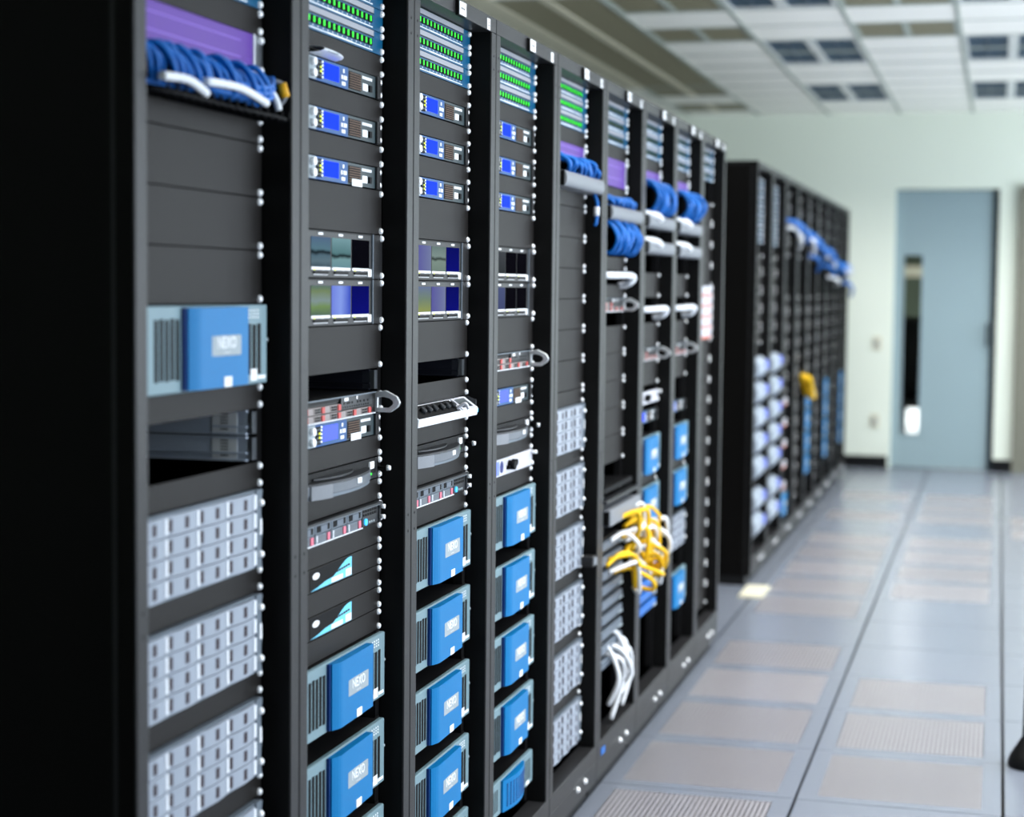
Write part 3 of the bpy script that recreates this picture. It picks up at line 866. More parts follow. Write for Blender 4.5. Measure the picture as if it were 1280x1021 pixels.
def angled_console():
    r = root('control_console'); h = U-.0012
    obj('body', MB().prism([(-.2, 0), (.034, 0), (.036, .017), (.004, h-.002), (-.2, h-.002)], -.215, .215), 'unit_white', r, bevel=.001)
    L = Vector((.004-.036, 0, h-.002-.017)); nrm = Vector((-L.z, 0, L.x)).normalized(); nrm = nrm if nrm.x > 0 else -nrm
    def on(u, d=0): p = Vector((.036, 0, .017))+L*u+nrm*d; return (p.x, p.z)
    def slab(name, m_, y0, y1, u0, u1, d0, d1, par=r):
        return obj(name, MB().prism([on(u0, d0), on(u0, d1), on(u1, d1), on(u1, d0)][::-1], y0, y1), m_, par)
    slab('dark_inlay', 'slot_black', -.21, .085, .04, .96, 0, .001)
    for y in (-.15, -.11, -.07, -.02, .02, .06):
        a, b = on(.5, .001); c, d = on(.5, .010)
        obj('knob', MB().cyl((a, y, b), (c, y, d), .008, 14), 'charcoal', r)
    s = slab('screen_bezel', 'unit_silver', .095, .195, .02, .98, .0, .003)
    slab('screen', 'screen_slate', .108, .182, .15, .85, .003, .0036, s)
    a, b = on(.2, .002); c, d = on(.2, .016)
    obj('microphone', MB().tube([(a, .065, b), (c+.01, .068, d), (c+.018, .07, d-.012)], .004), 'unit_silver', r)
    box('white_label', 'sticker_white', r, .034, .0365, .13, .19, .002, .015)
    obj('right_bracket', MB().prism([(-.001, 0), (.03, .0), (.03, h-.008), (.008, h), (-.001, h)], .217, .222), 'charcoal', r)
    box('side_light', 'led_blue', r, .0305, .034, .217, .223, .006, .014)
    return r
SCR['slate'] = screen_mat('screen_slate', [(0, (60, 70, 76)), (1, (130, 140, 145))], .8); MATS['screen_slate'] = SCR['slate']
def knob_unit():
    r = root('rack_preamplifier'); h = U-.0012
    box('faceplate', 'unit_silver', r, -.001, .004, -HW, HW, 0, h, .001)
    box('chassis', 'rack_black', r, -.3, -.001, -.215, .215, .002, h-.002)
    obj('logo', MB().cyl((.004, -.06, .022), (.005, -.06, .022), .015, 20), 'logo_navy', r)
    box('logo_bar', 'logo_blue', r, .004, .005, -.115, -.083, .004, .038)
    obj('knob', MB().cyl((.004, .008, .022), (.022, .008, .022), .012, 20), 'slot_black', r)
    obj('knob', MB().cyl((.004, .042, .026), (.018, .042, .026), .008, 20), 'slot_black', r)
    box('knob_block', 'slot_black', r, .004, .012, -.014, .058, .012, .022)
    obj('thumbscrew', MB().cyl((.004, .228, .036), (.02, .228, .036), .005, 12), 'chrome', r)
    screws(r, h, .004); return r
mat('logo_navy', (20, 40, 110), .4); mat('logo_blue', (110, 130, 235), .4)
def sticker_panel():
    r = root('processor_panel'); h = U-.0014
    box('plate', 'filler_paint', r, -.0015, .001, -HW, HW, 0, h, .0006)
    s = box('decal', 'slot_black', r, .001, .0016, -.135, .079, .0025, h-.002)
    # pale swoosh decal
    pts = [(-.133, .003), (.078, .003), (.078, h-.0035), (.062, h-.0035), (.045, h-.006), (.025, h-.012), (.005, h-.020), (-.02, h-.028), (-.06, .012), (-.1, .006)]
    sb = MB(); n = len(pts)
    for x in (.0016, .0021):
        for (y, z) in pts: sb.v.append((x, y, z))
    for t in range(n):
        u = (t+1) % n; sb.f.append((t, u, n+u, n+t)); sb.m.append(0); sb.sm.append(False)
    sb.f.append(tuple(n+t for t in range(n))); sb.m.append(0); sb.sm.append(False)
    obj('swoosh', sb, 'decal_cyan', s)
    o = MB().box(.0021, .0025, -.03, .03, .004, .013); o.box(.0021, .0025, .045, .076, .004, .018); obj('swoosh_highlight', o, 'sticker_white', s)
    o = MB()
    for t in range(6): o.box(.0025, .0028, -.003+t*.012, .006+t*.012, .020+t*.0007, .0235+t*.0007)
    obj('small_lettering', o, 'text_dark', s)
    ob = MB().cyl((.0016, 0, 0), (.0022, 0, 0), .010, 24); o = obj('oval_badge', ob, 'sticker_white', s, loc=(0, -.106, h*.66)); o.scale = (1, 1.7, .62)
    screws(r, h, .001); return r
mat('decal_cyan', (110, 205, 238), .4)
def purple_unit(n=1):
    r = root('network_switch'); h = n*U-.0014
    box('faceplate', 'purple', r, -.001, .004, -HW+.005, .200, 0, h, .001)
    box('chassis', 'rack_black', r, -.25, -.001, -.215, .215, .002, h-.002)
    ln = MB()
    for z in (.30, .72): ln.box(.004, .0046, -.23, .15, h*z, h*z+.0016)
    obj('printed_line', ln, 'purple_light', r)
    ln = MB()
    for a in range(3):
        for b in range(3): ln.box(.004, .005, .168+a*.009, .171+a*.009, .006+b*.006, .008+b*.006)
    obj('indicator_dots', ln, 'purple_light', r)
    box('ear', 'unit_white', r, .0, .006, .200, .205, 0, h); box('ear', 'steel', r, -.001, .003, .205, HW, 0, h)
    screws(r, h, .003); return r
def top_slab():
    r = root('blanking_strip'); h = .028
    box('plate', 'green_slab', r, -.0015, .0008, -HW, .2, 0, h); return r
def rail_pair(label=True, m_='rail_grey', n=1.0):
    r = root('slide_rail'); h = n*U-.003
    pb = MB().box(-.55, -.012, .214, .218, 0, h); pb.box(-.55, -.012, .209, .214, h*.30, h*.36)
    pb.box(-.55, -.012, .208, .214, h-.003, h); pb.box(-.55, -.012, .208, .214, 0, .003)
    obj('rail', pb, m_, r)
    if label:
        lb = box('rail_label', 'sticker_white', r, -.075, -.03, .2128, .214, .003, h-.003)
        tk = MB()
        for t in range(6): tk.box(-.060, -.046, .2124, .2128, .008+t*.005, .010+t*.005)
        obj('label_marks', tk, 'text_dark', lb)
    box('rail_end', 'steel', r, -.028, -.003, .214, .232, .002, h-.002)
    return r
def white_bar(n=.6):
    r = root('cable_bar'); h = n*U
    obj('bar', MB().tube([(-.002, .16, h/2-.03), (.035, .15, h/2-.022), (.05, .12, h/2), (.05, -.2, h/2), (.0, -.22, h/2)], .011, 8), 'unit_white', r); return r
def stripes():
    r = root('labelled_switch'); h = U*1.0-.001
    box('faceplate', 'unit_silver', r, -.001, .006, -HW, HW, .012, h); box('colour_band', 'stripe_salmon', r, -.001, .007, -HW, HW, 0, .012)
    screws(r, h, .006); return r
def module(m_='module_grey'):
    r = root('cable_module'); h = U*.86
    box('body', 'rack_paint', r, -.1, .012, -.2, .15, .002, h, .002)
    box('face', m_, r, .012, .03, -.17, .13, .005, h-.004, .003)
    box('clip', 'sticker_grey', r, .03, .034, .06, .12, .008, .014)
    return r
def duct(y0=-.22, y1=.255, hh=.043):
    r = root('cable_duct')
    n = 12; pr = []
    for t in range(n+1):
        a = -PI/2+PI*t/n; pr.append((.045+.012*math.cos(a), hh/2+hh/2*math.sin(a)))
    obj('duct_body', MB().prism(pr+[(.0, hh), (.0, 0)], y0, y1), 'duct_grey', r)
    obj('duct_end', MB().box(0, .05, y0-.003, y0, .002, hh-.002), 'deep_black', r)
    return r

def SM(nm, *stops, s=.8, axis='Z'):
    M = screen_mat('picture_'+nm, list(stops), s, axis); MATS['picture_'+nm] = M; return M
P2a = SM('haze', (0, (70, 90, 104)), (.2, (96, 120, 132)), (.38, (86, 112, 126)), (.5, (14, 22, 26)), (.6, (90, 125, 140)), (1, (86, 110, 140)))
P2b = SM('pale', (0, (110, 150, 160)), (.28, (120, 160, 165)), (.4, (16, 26, 28)), (.5, (90, 130, 135)), (1, (125, 165, 172)))
P2c = SM('off', (0, (2, 1, 5)), (1, (3, 2, 8)))
P2d = SM('field', (0, (90, 115, 100)), (.3, (120, 150, 95)), (.5, (135, 155, 155)), (.8, (120, 140, 100)), (1, (95, 120, 112)))
P2e = SM('lilac', (0, (120, 140, 235)), (.45, (140, 165, 245)), (1, (60, 84, 205)), axis='Y')
P2f = SM('navy', (0, (8, 12, 120)), (1, (4, 8, 100)))
P3a = SM('dusk', (0, (96, 96, 165)), (1, (120, 130, 170)), axis='Y')
P3b = SM('moss', (0, (120, 140, 130)), (.4, (130, 150, 140)), (.5, (50, 60, 56)), (.6, (130, 150, 145)), (1, (110, 130, 128)))
P3d = SM('reed', (0, (150, 160, 90)), (.5, (120, 140, 120)), (1, (110, 125, 160)))
P4a = SM('ash', (0, (52, 58, 60)), (1, (70, 74, 80)))
P4b = SM('slate', (0, (70, 80, 120)), (1, (80, 90, 130)))

# ------------------------------------------------------------------ fill the racks
LOOK = {}
PROTO = {}
def proto(key, fn, *a, **k):
    if key not in PROTO: PROTO[key] = [fn(*a, **k), True]
    o, fresh = PROTO[key]
    if fresh: PROTO[key][1] = False; return o
    return copy_tree(o)
PLACED = []
def put(key, k, n, nu, far=False, dz=0):
    """device `key`, top edge at rack unit n, nu units high, in rack k"""
    fn = KIT[key]
    o = proto(key, fn[0], *fn[1])
    if far: o.location = (FXF+FRONT, FY0+k*FP+FP/2, n)
    else: o.location = (FRONT, rack_y(k)+PITCHR/2, UZ-U*(n+nu)+.0006+dz)
    PLACED.append((o, key, k, far)); return o
KIT = {
 'f1': (filler, (1,), 'plain black filler panel', 'filler panel'), 'f2': (filler, (2,), 'plain black filler panel', 'filler panel'), 'f3': (filler, (3,), 'plain black filler panel', 'filler panel'),
 'pd': (patch, (True,), 'teal patch panel with green lit jacks', 'patch panel'), 'ps': (patch, (False,), 'teal patch panel with green lit jacks', 'patch panel'), 'pq': (patch, (None,), 'teal patch panel with dim jacks', 'patch panel'),
 'c': (controller, (), 'blue signal processor with lit blue display', 'audio processor'), 'cs': (controller, ('lcd_blue', 1), 'blue signal processor with paper tag below its vents', 'audio processor'), 'cv': (controller, ('lcd_violet', 1), 'blue signal processor with pale violet display', 'audio processor'),
 'amp': (amp, ('NEXO',), 'grey amplifier with bulging blue front cover', 'amplifier'), 'ampf': (amp_pale, (), 'pale grey amplifier with blue corner', 'amplifier'), 'amp2': (amp_small, (), 'low amplifier with perforated blue cover', 'amplifier'),
 'arr': (array, (True,), 'pale grey drive array of sixteen drives', 'drive array'), 'ars': (array, (False,), 'pale grey drive array of sixteen drives', 'drive array'),
 'm2a': (monitors, ((P2a, P2b, P2c), 0), 'triple screen panel with hazy pictures and one black screen', 'monitor'), 'm2b': (monitors, ((P2d, P2e, P2f), 1), 'triple screen panel showing green, lilac and navy screens', 'monitor'),
 'm3a': (monitors, ((P3a, P3b, P2f), 2), 'triple screen panel showing dusk, grey-green and navy screens', 'monitor'), 'm3b': (monitors, ((P3d, P3a, P2f), 3), 'triple screen panel showing yellow-green, lilac and navy screens', 'monitor'),
 'm4a': (monitors, ((P4a, P2c, P2c), 4), 'triple screen panel with grey and black screens', 'monitor'), 'm4b': (monitors, ((P4b, P2c, P2c), 5), 'triple screen panel with slate-blue and black screens', 'monitor'),
 'sa': (server_drives, (True,), 'slim server with red latches and silver loop handle', 'server'), 'sb': (server_bays, (), 'slim server with pink-edged drive bays and blue button', 'server'),
 'kvm': (kvm, (), 'charcoal console drawer with curved front lip', 'console drawer'), 'con': (angled_console, (), 'white angled control console with knobs and small screen', 'control console'),
 'knob': (knob_unit, (), 'silver faced unit with black knobs and blue logo', 'preamplifier'), 'stk': (sticker_panel, (), 'black processor panel with cyan swoosh decal', 'processor'),
 'pu3': (purple_unit, (1.45,), 'purple fronted network switch', 'network switch'), 'pu1': (purple_unit, (1,), 'purple fronted network switch', 'network switch'), 'pu2': (purple_unit, (2,), 'tall purple fronted network switch', 'network switch'),
 'slab': (top_slab, (), 'dark green strip above the patch panels', 'blanking strip'),
 'rail': (rail_pair, (True,), 'grey slide rail with white label inside open bay', 'slide rail'), 'raild': (rail_pair, (False, 'rail_dark'), 'dark slide rail with steel end inside open bay', 'slide rail'),
 'bar': (white_bar, (), 'white bent cable bar across the rack front', 'cable bar'), 'stripe': (stripes, (), 'silver switch with salmon coloured band', 'network switch'),
 'modg': (module, ('module_grey',), 'grey clip-fronted cable module', 'cable module'), 'modb': (module, ('cable_blue',), 'bright blue cable module', 'cable module'),
 'duct': (duct, (), 'grey rounded cable duct across the rack front', 'cable duct'),
}
mat('rail_dark', (34, 36, 46), .4, .2)
def seq(k, items):
    for key, n, nu in items: put(key, k, n, nu)
# rack 1
seq(0, [('ps', 2, 1), ('f1', 3, 1), ('pu3', 4, 1.45), ('f1', 7, 1), ('f2', 8, 2), ('f2', 10, 2), ('f2', 12, 2), ('amp', 14, 3), ('f1', 17, 1), ('rail', 18, 1), ('rail', 19, 1), ('f1', 20, 1),
        ('arr', 21, 3), ('f1', 24, 1), ('arr', 25, 3), ('f1', 28, 1), ('arr', 29, 3), ('f1', 32, 1), ('arr', 33, 3)])
seq(1, [('pd', 0, 1), ('pd', 1, 1), ('pd', 2, 1), ('f1', 3, 1), ('c', 4, 1), ('f1', 5, 1), ('c', 6, 1), ('f1', 7, 1), ('cs', 8, 1), ('f2', 9, 2), ('m2a', 11, 2), ('m2b', 13, 2), ('f2', 15, 2),
        ('raild', 17, 1), ('sa', 18, 1), ('cv', 19, 1), ('f1', 20, 1), ('kvm', 21, 1), ('f1', 22, 1), ('sb', 23, 1), ('f1', 24, 1), ('stk', 25, 1), ('f1', 26, 1), ('stk', 27, 1), ('f1', 28, 1),
        ('amp', 29, 3), ('amp', 33, 3), ('amp', 37, 3)])
seq(2, [('slab', -.64, .64), ('pd', 0, 1), ('pd', 1, 1), ('pd', 2, 1), ('f1', 3, 1), ('c', 4, 1), ('f1', 5, 1), ('c', 6, 1), ('f1', 7, 1), ('c', 8, 1), ('f2', 9, 2), ('m3a', 11, 2), ('m3b', 13, 2), ('f2', 15, 2),
        ('raild', 17, 1), ('f1', 18, 1), ('con', 19, 1), ('f1', 20, 1), ('kvm', 21, 1), ('f1', 22, 1), ('sb', 23, 1), ('f1', 24, 1), ('amp', 25, 3), ('amp', 29, 3), ('amp', 33, 3), ('amp', 37, 3), ('amp2', 41, 2)])
seq(3, [('slab', -.64, .64), ('pd', 0, 1), ('pd', 1, 1), ('pd', 2, 1), ('f1', 3, 1), ('c', 4, 1), ('f1', 5, 1), ('c', 6, 1), ('f1', 7, 1), ('c', 8, 1), ('f2', 9, 2), ('m4a', 11, 2), ('m4b', 13, 2), ('f2', 15, 2),
        ('sa', 17, 1), ('f1', 18, 1), ('cv', 19, 1), ('f1', 20, 1), ('kvm', 21, 1), ('f1', 22, 1), ('knob', 23, 1), ('f1', 24, 1), ('amp', 25, 3), ('amp', 29, 3), ('amp', 33, 3), ('amp', 37, 3), ('amp2', 41.3, 2)])
seq(4, [('slab', -.64, .64), ('ps', 0, 1), ('ps', 1, 1), ('ps', 2, 1), ('f1', 3, 1), ('pu1', 4, 1), ('f1', 7, 1), ('f2', 8, 2), ('f2', 10, 2), ('f2', 12, 2), ('f2', 14, 2), ('f2', 16, 2), ('f2', 18, 2), ('f1', 20, 1)])
for n in (21, 25, 29, 33, 37, 41): put('ars', 4, n, 3)
for n in (24, 28, 32, 36, 40): put('f1', 4, n, 1)
seq(5, [('pq', 0, 1), ('pq', 1, 1), ('pq', 2, 1), ('f1', 3, 1), ('pu2', 4, 2), ('f1', 6, 1), ('f1', 11, 1), ('bar', 12.1, .6), ('f1', 13, 1), ('sa', 14, 1), ('f2', 16, 2), ('f2', 18, 2), ('f2', 20, 2), ('f2', 22, 2), ('f2', 24, 2)])
seq(6, [('pq', 0, 1), ('pq', 1, 1), ('pq', 2, 1), ('f1', 3, 1), ('pu1', 4, 1), ('f2', 12, 2), ('bar', 14.6, .6), ('f2', 16, 2), ('sa', 18, 1), ('f2', 19, 2), ('knob', 21.5, 1), ('c', 23, 1), ('amp', 25, 3), ('f1', 28, 1), ('amp', 29, 3)])
seq(7, [('pq', 0, 1), ('pq', 1, 1), ('pq', 2, 1), ('f1', 3, 1), ('pu1', 4, 1), ('f2', 12, 2), ('bar', 14.6, .6), ('f2', 16, 2), ('sa', 18, 1), ('f2', 19, 2), ('c', 23, 1), ('amp', 25, 3), ('f1', 28, 1), ('amp', 29, 3), ('ars', 33, 3), ('amp', 38, 3)])
seq(8, [('pq', 0, 1), ('pq', 1, 1), ('pq', 2, 1)])
for n in (5, 7, 9, 11): put('f2', 8, n, 2)
for n in range(5): put('stripe', 8, 13+n, 1)
for n in range(18, 44, 2): put('f2', 8, n, 2)
# far row
for k in (0, 1):
    for q in range(7):
        put('ampf', k, 1.07-q*.135-(.04 if q > 4 else 0), 3, far=True)
    for q in range(7): put('pq', k, 2.1-q*.05, 1, far=True)
    for q in range(5): put('f2', k, 1.65-q*.1, 2, far=True)
for k in range(2, 9):
    for q in range(4): put('f2', k, 2.05-q*.1, 2, far=True)
    for q in range(6): put('f2', k, 1.42-q*.1, 2, far=True)
    if k in (2,):
        for q in range(5): put('stripe', k, .84-q*.13, 1, far=True)
        put('amp', k, .18, 3, far=True)
    elif k in (4, 6, 8):
        for q in range(4): put('amp', k, .76-q*.15, 3, far=True)
    else:
        for q in range(7): put('f2', k, .8-q*.1, 2, far=True)

# ducts, cable gear and cables in the near row
def duct_at(k, n, dx=0):
    o = proto('duct', duct); o.location = (FRONT, rack_y(k)+PITCHR/2, UZ-U*n-.043); PLACED.append((o, 'duct', k, False)); return o
duct_at(4, 6.05); duct_at(5, 7.55)
for k in (6, 7): duct_at(k, 7.6); duct_at(k, 9.6)
MORE = []
TENS = {2: 'twent', 3: 'thirt'}
def ordn(i):
    i += 1
    if i <= 19: return (ORD + ['fifteenth', 'sixteenth', 'seventeenth', 'eighteenth', 'nineteenth'])[i-1]
    return TENS[i//10] + ('ieth' if i % 10 == 0 else 'y-' + ORD[i % 10 - 1])
def cable(pts, r=.0032, m_='cable_blue', where='', cat='cable', grp=None, name='network_cable', col='blue'):
    o = obj(name, MB().tube(pts, r, 6), m_)
    MORE.append((o, where, col, grp)); return o
RND = random.Random(11)
def jit(a): return RND.uniform(-a, a)
# rack 1: blue bundle arching out of the purple switch and running to the right
yc = rack_y(0)+PITCHR/2
# a black wire tray carries them
tr = root('cable_tray', (FRONT, yc, UZ-U*7.15)); tag(tr, 'black wire cable tray under the blue cable bundle, nearest rack', 'cable tray')
for t in range(4): obj('tray_wire', MB().tube([(0, -.235, .004), (.02+t*.012, -.23, .0), (.02+t*.012, 0, 0), (.02+t*.012, .215, 0), (0, .225, .004)], .0028, 6), 'slot_black', tr)
for t in range(16): obj('tray_rung', MB().tube([(0, -.22+t*.029, .002), (.03, -.22+t*.029, -.003), (.058, -.22+t*.029, 0), (.06, -.22+t*.029, .012)], .0022, 6), 'slot_black', tr)
zt = UZ-U*5.6; zb = UZ-U*7.0
for i in range(34):
    y = yc-.238+i*.0112+jit(.004); d = .008+abs(jit(.014))+.009*(i % 3)
    ye = min(y+.05+jit(.02), yc+.165)
    cable([(FRONT+.002, y, zt-.004-.012*(i % 2)), (FRONT+.02+d*.5, y+.006, zt+.004-.01*(i % 2)+jit(.004)), (FRONT+.02+d, y+.02, zt-.02), (FRONT+.016+d, y+.035+jit(.006), zt-.045), (FRONT+.01+d*.6, ye, zb+.014+jit(.003))],
          .0046, grp='blue cables in the nearest rack', where=f'{ordn(i)} from left, cascading over the wire tray in the nearest rack')
for i in range(9):
    z = zb+.010+.006*(i % 4)+jit(.002); x = FRONT+.018+.008*(i//3)
    cable([(x, yc-.24+.05*i, z), (x+.01, yc-.05+jit(.03), z+.003), (x+.02, yc+.10, z+.004), (x+.02, yc+.16, z+.012), (x+.002, yc+.205, z+.03)], .0044,
          grp='blue cables in the nearest rack', where=f'{ordn(i)} from left, lying along the wire tray in the nearest rack')
for i, (a, b, zz) in enumerate([(-.10, .12, .020), (-.24, -.10, .012)]):
    cable([(FRONT+.06, yc+a, zb+zz), (FRONT+.066, yc+(a+b)/2, zb+zz+.002), (FRONT+.062, yc+b, zb+zz-.01)], .0065, 'cable_white', ['lying on the front of the blue bundle', 'at the left end of the wire tray'][i], col='white')
cable([(FRONT+.03, yc+.15, zt-.02), (FRONT+.05, yc+.172, zt-.03), (FRONT+.056, yc+.185, zt-.055)], .006, 'cable_white', 'hanging at the right end of the blue bundle, nearest rack', col='white')
cable([(FRONT+.02, yc+.19, zt-.006), (FRONT+.05, yc+.205, zt-.010), (FRONT+.056, yc+.212, zt-.03), (FRONT+.04, yc+.212, zt-.05)], .0042, 'duct_grey', 'looping at the right post of the nearest rack', col='grey')
pg = obj('cable_plug', MB().cyl((FRONT+.052, yc+.206, zt-.010), (FRONT+.056, yc+.212, zt-.032), .0075, 12), 'plug_amber'); tag(pg, 'amber cable plug right of the blue bundle in the nearest rack', 'plug')
def bundle(k, n0, n1, cnt_, reach, y0=-.2, y1=.16, flow=.05, rad=.006, where=''):
    yc = rack_y(k)+PITCHR/2
    for i in range(cnt_):
        u = i/(cnt_-1); y = yc+y0+(y1-y0)*u; za = UZ-U*n0+jit(.006); zb_ = UZ-U*n1+jit(.006)
        cable([(FRONT+.002, y, za), (FRONT+reach*.6+jit(.01), y+.01, za-.002), (FRONT+reach+jit(.008), y+flow*.4, (za+zb_)/2+jit(.008)), (FRONT+reach*.7+jit(.01), y+flow+jit(.01), zb_), (FRONT+.01, y+flow*1.3, zb_-.004)],
              rad, where=f'{ordn(i)} from left, '+where, grp=where and ('blue cables '+where))
bundle(4, 5.05, 6.0, 14, .05, flow=.05, where='falling over the duct in the fifth near-row rack')
bundle(5, 6.9, 7.5, 10, .05, where='above the duct in the sixth near-row rack')
bundle(5, 8.7, 10.6, 16, .065, flow=.03, where='looped below the duct in the sixth near-row rack')
bundle(6, 5.1, 7.2, 14, .075, flow=.03, where='looped above the ducts in the seventh near-row rack')
bundle(7, 5.1, 7.2, 12, .075, flow=.03, where='looped above the ducts in the eighth near-row rack')
for k in (6, 7):
    for n in (7.5, 9.5):
        cable([(FRONT+.02, rack_y(k)+.09, UZ-U*n), (FRONT+.055, rack_y(k)+.17, UZ-U*n-.004), (FRONT+.06, rack_y(k)+.25, UZ-U*n-.016)], .012, 'cable_white',
              f'resting on the {"upper" if n < 8 else "lower"} duct of the {ORD[k]} near-row rack', col='white', grp='white cables on the ducts')
c = rack_y(4)+PITCHR/2
cable([(FRONT+.03, c+.215, UZ-U*6.9), (FRONT+.045, c+.205, UZ-U*7.6), (FRONT+.045, c+.198, UZ-U*8.8), (FRONT+.04, c+.2, UZ-U*9.1)], .006, where='hanging alone below the duct in the fifth near-row rack')
o = obj('cable_sleeve', MB().cyl((FRONT+.045, c+.204, UZ-U*7.9), (FRONT+.045, c+.199, UZ-U*8.5), .0085, 10), 'cable_white'); tag(o, 'white sleeve on the single hanging blue cable, fifth rack', 'sleeve')
o = root('pull_tab', (FRONT, c, UZ-U*32)); tag(o, 'grey square latch block beside a drive array, fifth near-row rack', 'latch')
obj('block', MB().box(.015, .05, .19, .235, -.004, .028), 'rack_paint', o, bevel=.003); obj('latch_face', MB().box(.05, .054, .195, .232, 0, .024), 'duct_grey', o, bevel=.002)

# rack 6 lower half: tray, slanted duct, module stack, yellow and white cables
c = rack_y(5)+PITCHR/2
o = root('cable_shelf', (FRONT, c, UZ-U*28.3)); tag(o, 'black cable shelf above the yellow cables in the sixth rack', 'shelf')
obj('shelf_plate', MB().box(-.2, .04, -.21, .21, .03, .045), 'slot_black', o); obj('shelf_lip', MB().box(.02, .055, -.24, .255, .0, .012), 'charcoal', o, bevel=.003)
o = root('cable_duct', (FRONT, c, UZ-U*29.9)); tag(o, 'pale grey cable duct directly above the yellow cables', 'cable duct')
obj('duct_body', MB().box(0, .062, -.215, .255, 0, .05), 'duct_grey', o, bevel=.004); obj('duct_end', MB().box(.003, .058, -.219, -.215, .003, .047), 'deep_black', o)
for q in range(9): put('modg', 5, 31+q*1.06, 1)
for q in range(6): put('modb' if q > 1 else 'modg', 6, 33.2+q*.98, 1)
RND.seed(5)
cols = [('cable_yellow', 'yellow'), ('cable_white', 'white'), ('cable_yellow', 'yellow'), ('cable_yellow', 'yellow'), ('cable_white', 'white')]
YA = rack_y(5)
for i in range(28):
    m_, nm = cols[i % 5]
    n0 = 30.0+RND.random()*4.2; y = YA+.2+RND.random()*.42; x = FRONT+.03
    L = .10+RND.random()*.14; z0 = UZ-U*n0
    cable([(x, y-.05, z0), (x+.05+jit(.02), y+.02, z0+.02+jit(.02)), (x+.045+.012*(i % 6), y+L*.4, z0-.01+jit(.03)), (x+.038+.012*(i % 6), y+L*.7, z0-.06+jit(.04)), (x+.03, y+L, z0-.08+jit(.04))],
          .0075 if i % 3 else .006, m_, 'tangled before the sixth and seventh near-row racks', col=nm, grp=f'tangled {nm} cables')
for i in range(6):
    n0 = 38.2+RND.random()*1.5; y = YA+.2+i*.04; z0 = UZ-U*n0
    cable([(FRONT+.005, y, z0), (FRONT+.05+jit(.02), y+.03, z0-.02), (FRONT+.06+jit(.02), y+.05+jit(.03), z0-.11+jit(.02)), (FRONT+.03, y+.04+jit(.02), z0-.2+jit(.02))], .0085, 'cable_white',
          f'{ordn(i)} from left, hanging below the modules of the sixth rack', col='white', grp='white cables at the bottom of the sixth rack')
# far row cables
for i in range(26):
    k = 2+RND.random()*6.6; zz = 1.93-.035*(k-2)+jit(.04)-(.12 if i % 3 == 0 and k > 4 else 0); y = FY0+k*FP
    m_, nm = [('cable_blue', 'blue'), ('cable_blue', 'blue'), ('cable_blue', 'blue'), ('cable_white', 'white')][i % 4]
    cable([(FXF-.02, y, zz+.03), (FXF+.03, y+.08, zz+.02), (FXF+.05+jit(.01), y+.2, zz-.03+jit(.02)), (FXF+.02, y+.33, zz-.06+jit(.03))], .013, m_, 'looped high across the far row of racks', col=nm, grp=f'{nm} cables across the far row')
for i in range(5):
    y = FY0+3.5*FP+i*.05
    cable([(FXF, y, 1.0-.02*i), (FXF+.05, y+.03, .98-.03*i), (FXF+.05, y+.1, .93-.02*i), (FXF+.01, y+.14, .90-.01*i)], .018, 'cable_yellow', 'bunched at waist height on the far row', col='yellow', grp='yellow cables on the far row')
for i, k in enumerate((0, 1)):
    pass
o = obj('floor_shim', MB().box(FX+.0, .09, 0, .34, 0, .012), 'beige', loc=(-.06, 8.84, 0), bevel=.002); tag(o, 'pale beige board lying at the foot of the far rack row', 'board')
# blue tag on the plinth
o = obj('plinth_sticker', MB().box(0, .0015, 0, .055, 0, .02), 'cable_blue', loc=(0.0002, rack_y(5)+.05, .118)); tag(o, 'small bright blue sticker on the rack base', 'sticker')
# white cap on the top controller of rack 2
o = root('white_cap', (FRONT+.002, rack_y(1)+PITCHR/2-.16, UZ-U*4)); tag(o, 'white rounded cover resting on the second rack\'s top processor', 'cover')
def capf(u, v):
    a = PI*v; y = .14*u; s = math.sqrt(max(0, 1-u**4)); return (.035*s*math.sin(a), y, .001+.011*s*(1-math.cos(a))/2)
obj('shell', MB().grid(capf, 14, 8), 'unit_white', o)
obj('slot', MB().box(.030, .034, .02, .07, .004, .0075), 'sticker_grey', o)
# stand at the right edge
o = root('floor_stand', (1.27, 5.95, 0)); tag(o, 'black stand with rounded foot at the lower right edge', 'stand')
fb_ = MB(); n = 20; prof = [(0, .062), (.015, .066), (.04, .058), (.08, .034), (.10, .022)]
for i, (z, r_) in enumerate(prof):
    for t in range(n): fb_.v.append((r_*math.cos(2*PI*t/n), r_*math.sin(2*PI*t/n), z))
for i in range(len(prof)-1):
    for t in range(n):
        u = (t+1) % n; fb_.f.append((i*n+t, i*n+u, (i+1)*n+u, (i+1)*n+t)); fb_.m.append(0); fb_.sm.append(True)
fb_.f.append(tuple(reversed(range(n)))); fb_.m.append(0); fb_.sm.append(False)
obj('foot', fb_, 'deep_black', o); obj('pole', MB().cyl((0, 0, .09), (.018, 0, 1.0), .021, 16), 'deep_black', o)
obj('top_plate', MB().box(-.03, .22, -.12, .12, 1.0, 1.02), 'deep_black', o, bevel=.004)

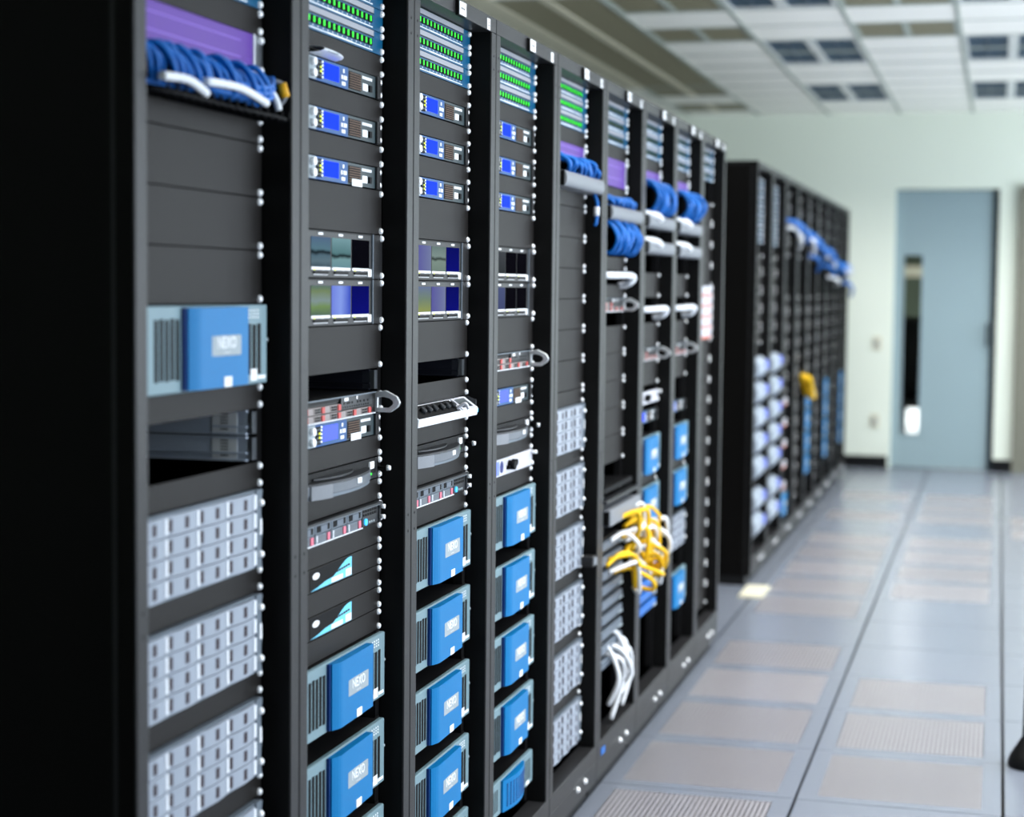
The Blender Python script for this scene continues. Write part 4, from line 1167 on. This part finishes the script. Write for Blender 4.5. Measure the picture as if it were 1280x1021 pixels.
# ------------------------------------------------------------------ labels
GROUPS = {'f1': 'black filler panels', 'f2': 'black filler panels', 'f3': 'black filler panels', 'pd': 'teal patch panels', 'ps': 'teal patch panels', 'pq': 'teal patch panels',
          'c': 'blue signal processors', 'cs': 'blue signal processors', 'cv': 'blue signal processors', 'amp': 'blue fronted amplifiers', 'amp2': 'blue fronted amplifiers', 'arr': 'drive arrays', 'ars': 'drive arrays',
          'modg': 'cable modules', 'modb': 'cable modules', 'stripe': 'banded switches', 'duct': 'rounded cable ducts', 'rail': 'slide rails', 'stk': 'swoosh decal panels', 'kvm': 'console drawers', 'sa': 'loop handle servers', 'sb': 'bay servers', 'slab': 'green strips', 'bar': 'white cable bars', 'pu1': 'purple switches', 'pu2': 'purple switches', 'pu3': 'purple switches', 'ampf': 'pale far-row amplifiers', 'raild': 'slide rails',
          'm2a': 'triple screen panels', 'm2b': 'triple screen panels', 'm3a': 'triple screen panels', 'm3b': 'triple screen panels', 'm4a': 'triple screen panels', 'm4b': 'triple screen panels', 'knob': 'silver knob units'}
fam = {}
for o, key, k, far in PLACED: fam.setdefault((KIT[key][2], k, far), []).append(o)
for (look, k, far), l in fam.items():
    l.sort(key=lambda o: -o.location.z); n = len(l)
    for i, o in enumerate(l):
        if n == 1: ow = ''
        elif i == 0: ow = ', topmost' if n > 2 else ', upper one'
        elif i == n-1: ow = ', lowest' if n > 2 else ', lower one'
        else: ow = f', {ordn(i)} from top'
        rk = ('nearest' if k == 0 else ORD[k]) + (' far-row rack' if far else ' near-row rack')
        o['label'] = f'{look}{ow}, {rk}'
for o, key, k, far in PLACED:
    o['category'] = KIT[key][3]
    if key in GROUPS: o['group'] = GROUPS[key]
sh = {}
for q, (o, where, colr, grp) in enumerate(MORE):
    if grp and ('tangled' in grp or 'far row' in grp): sh.setdefault((grp), []).append(q)
for g, qs in sh.items():
    qs.sort(key=lambda q: -max(v.co.z for v in MORE[q][0].data.vertices))
    for n, q in enumerate(qs):
        o, where, colr, grp = MORE[q]; MORE[q] = (o, ('topmost' if n == 0 else ordn(n)+' from top')+', '+where, colr, grp)
for o, where, colr, grp in MORE:
    tag(o, f'{colr} cable {where}', 'cable', grp)
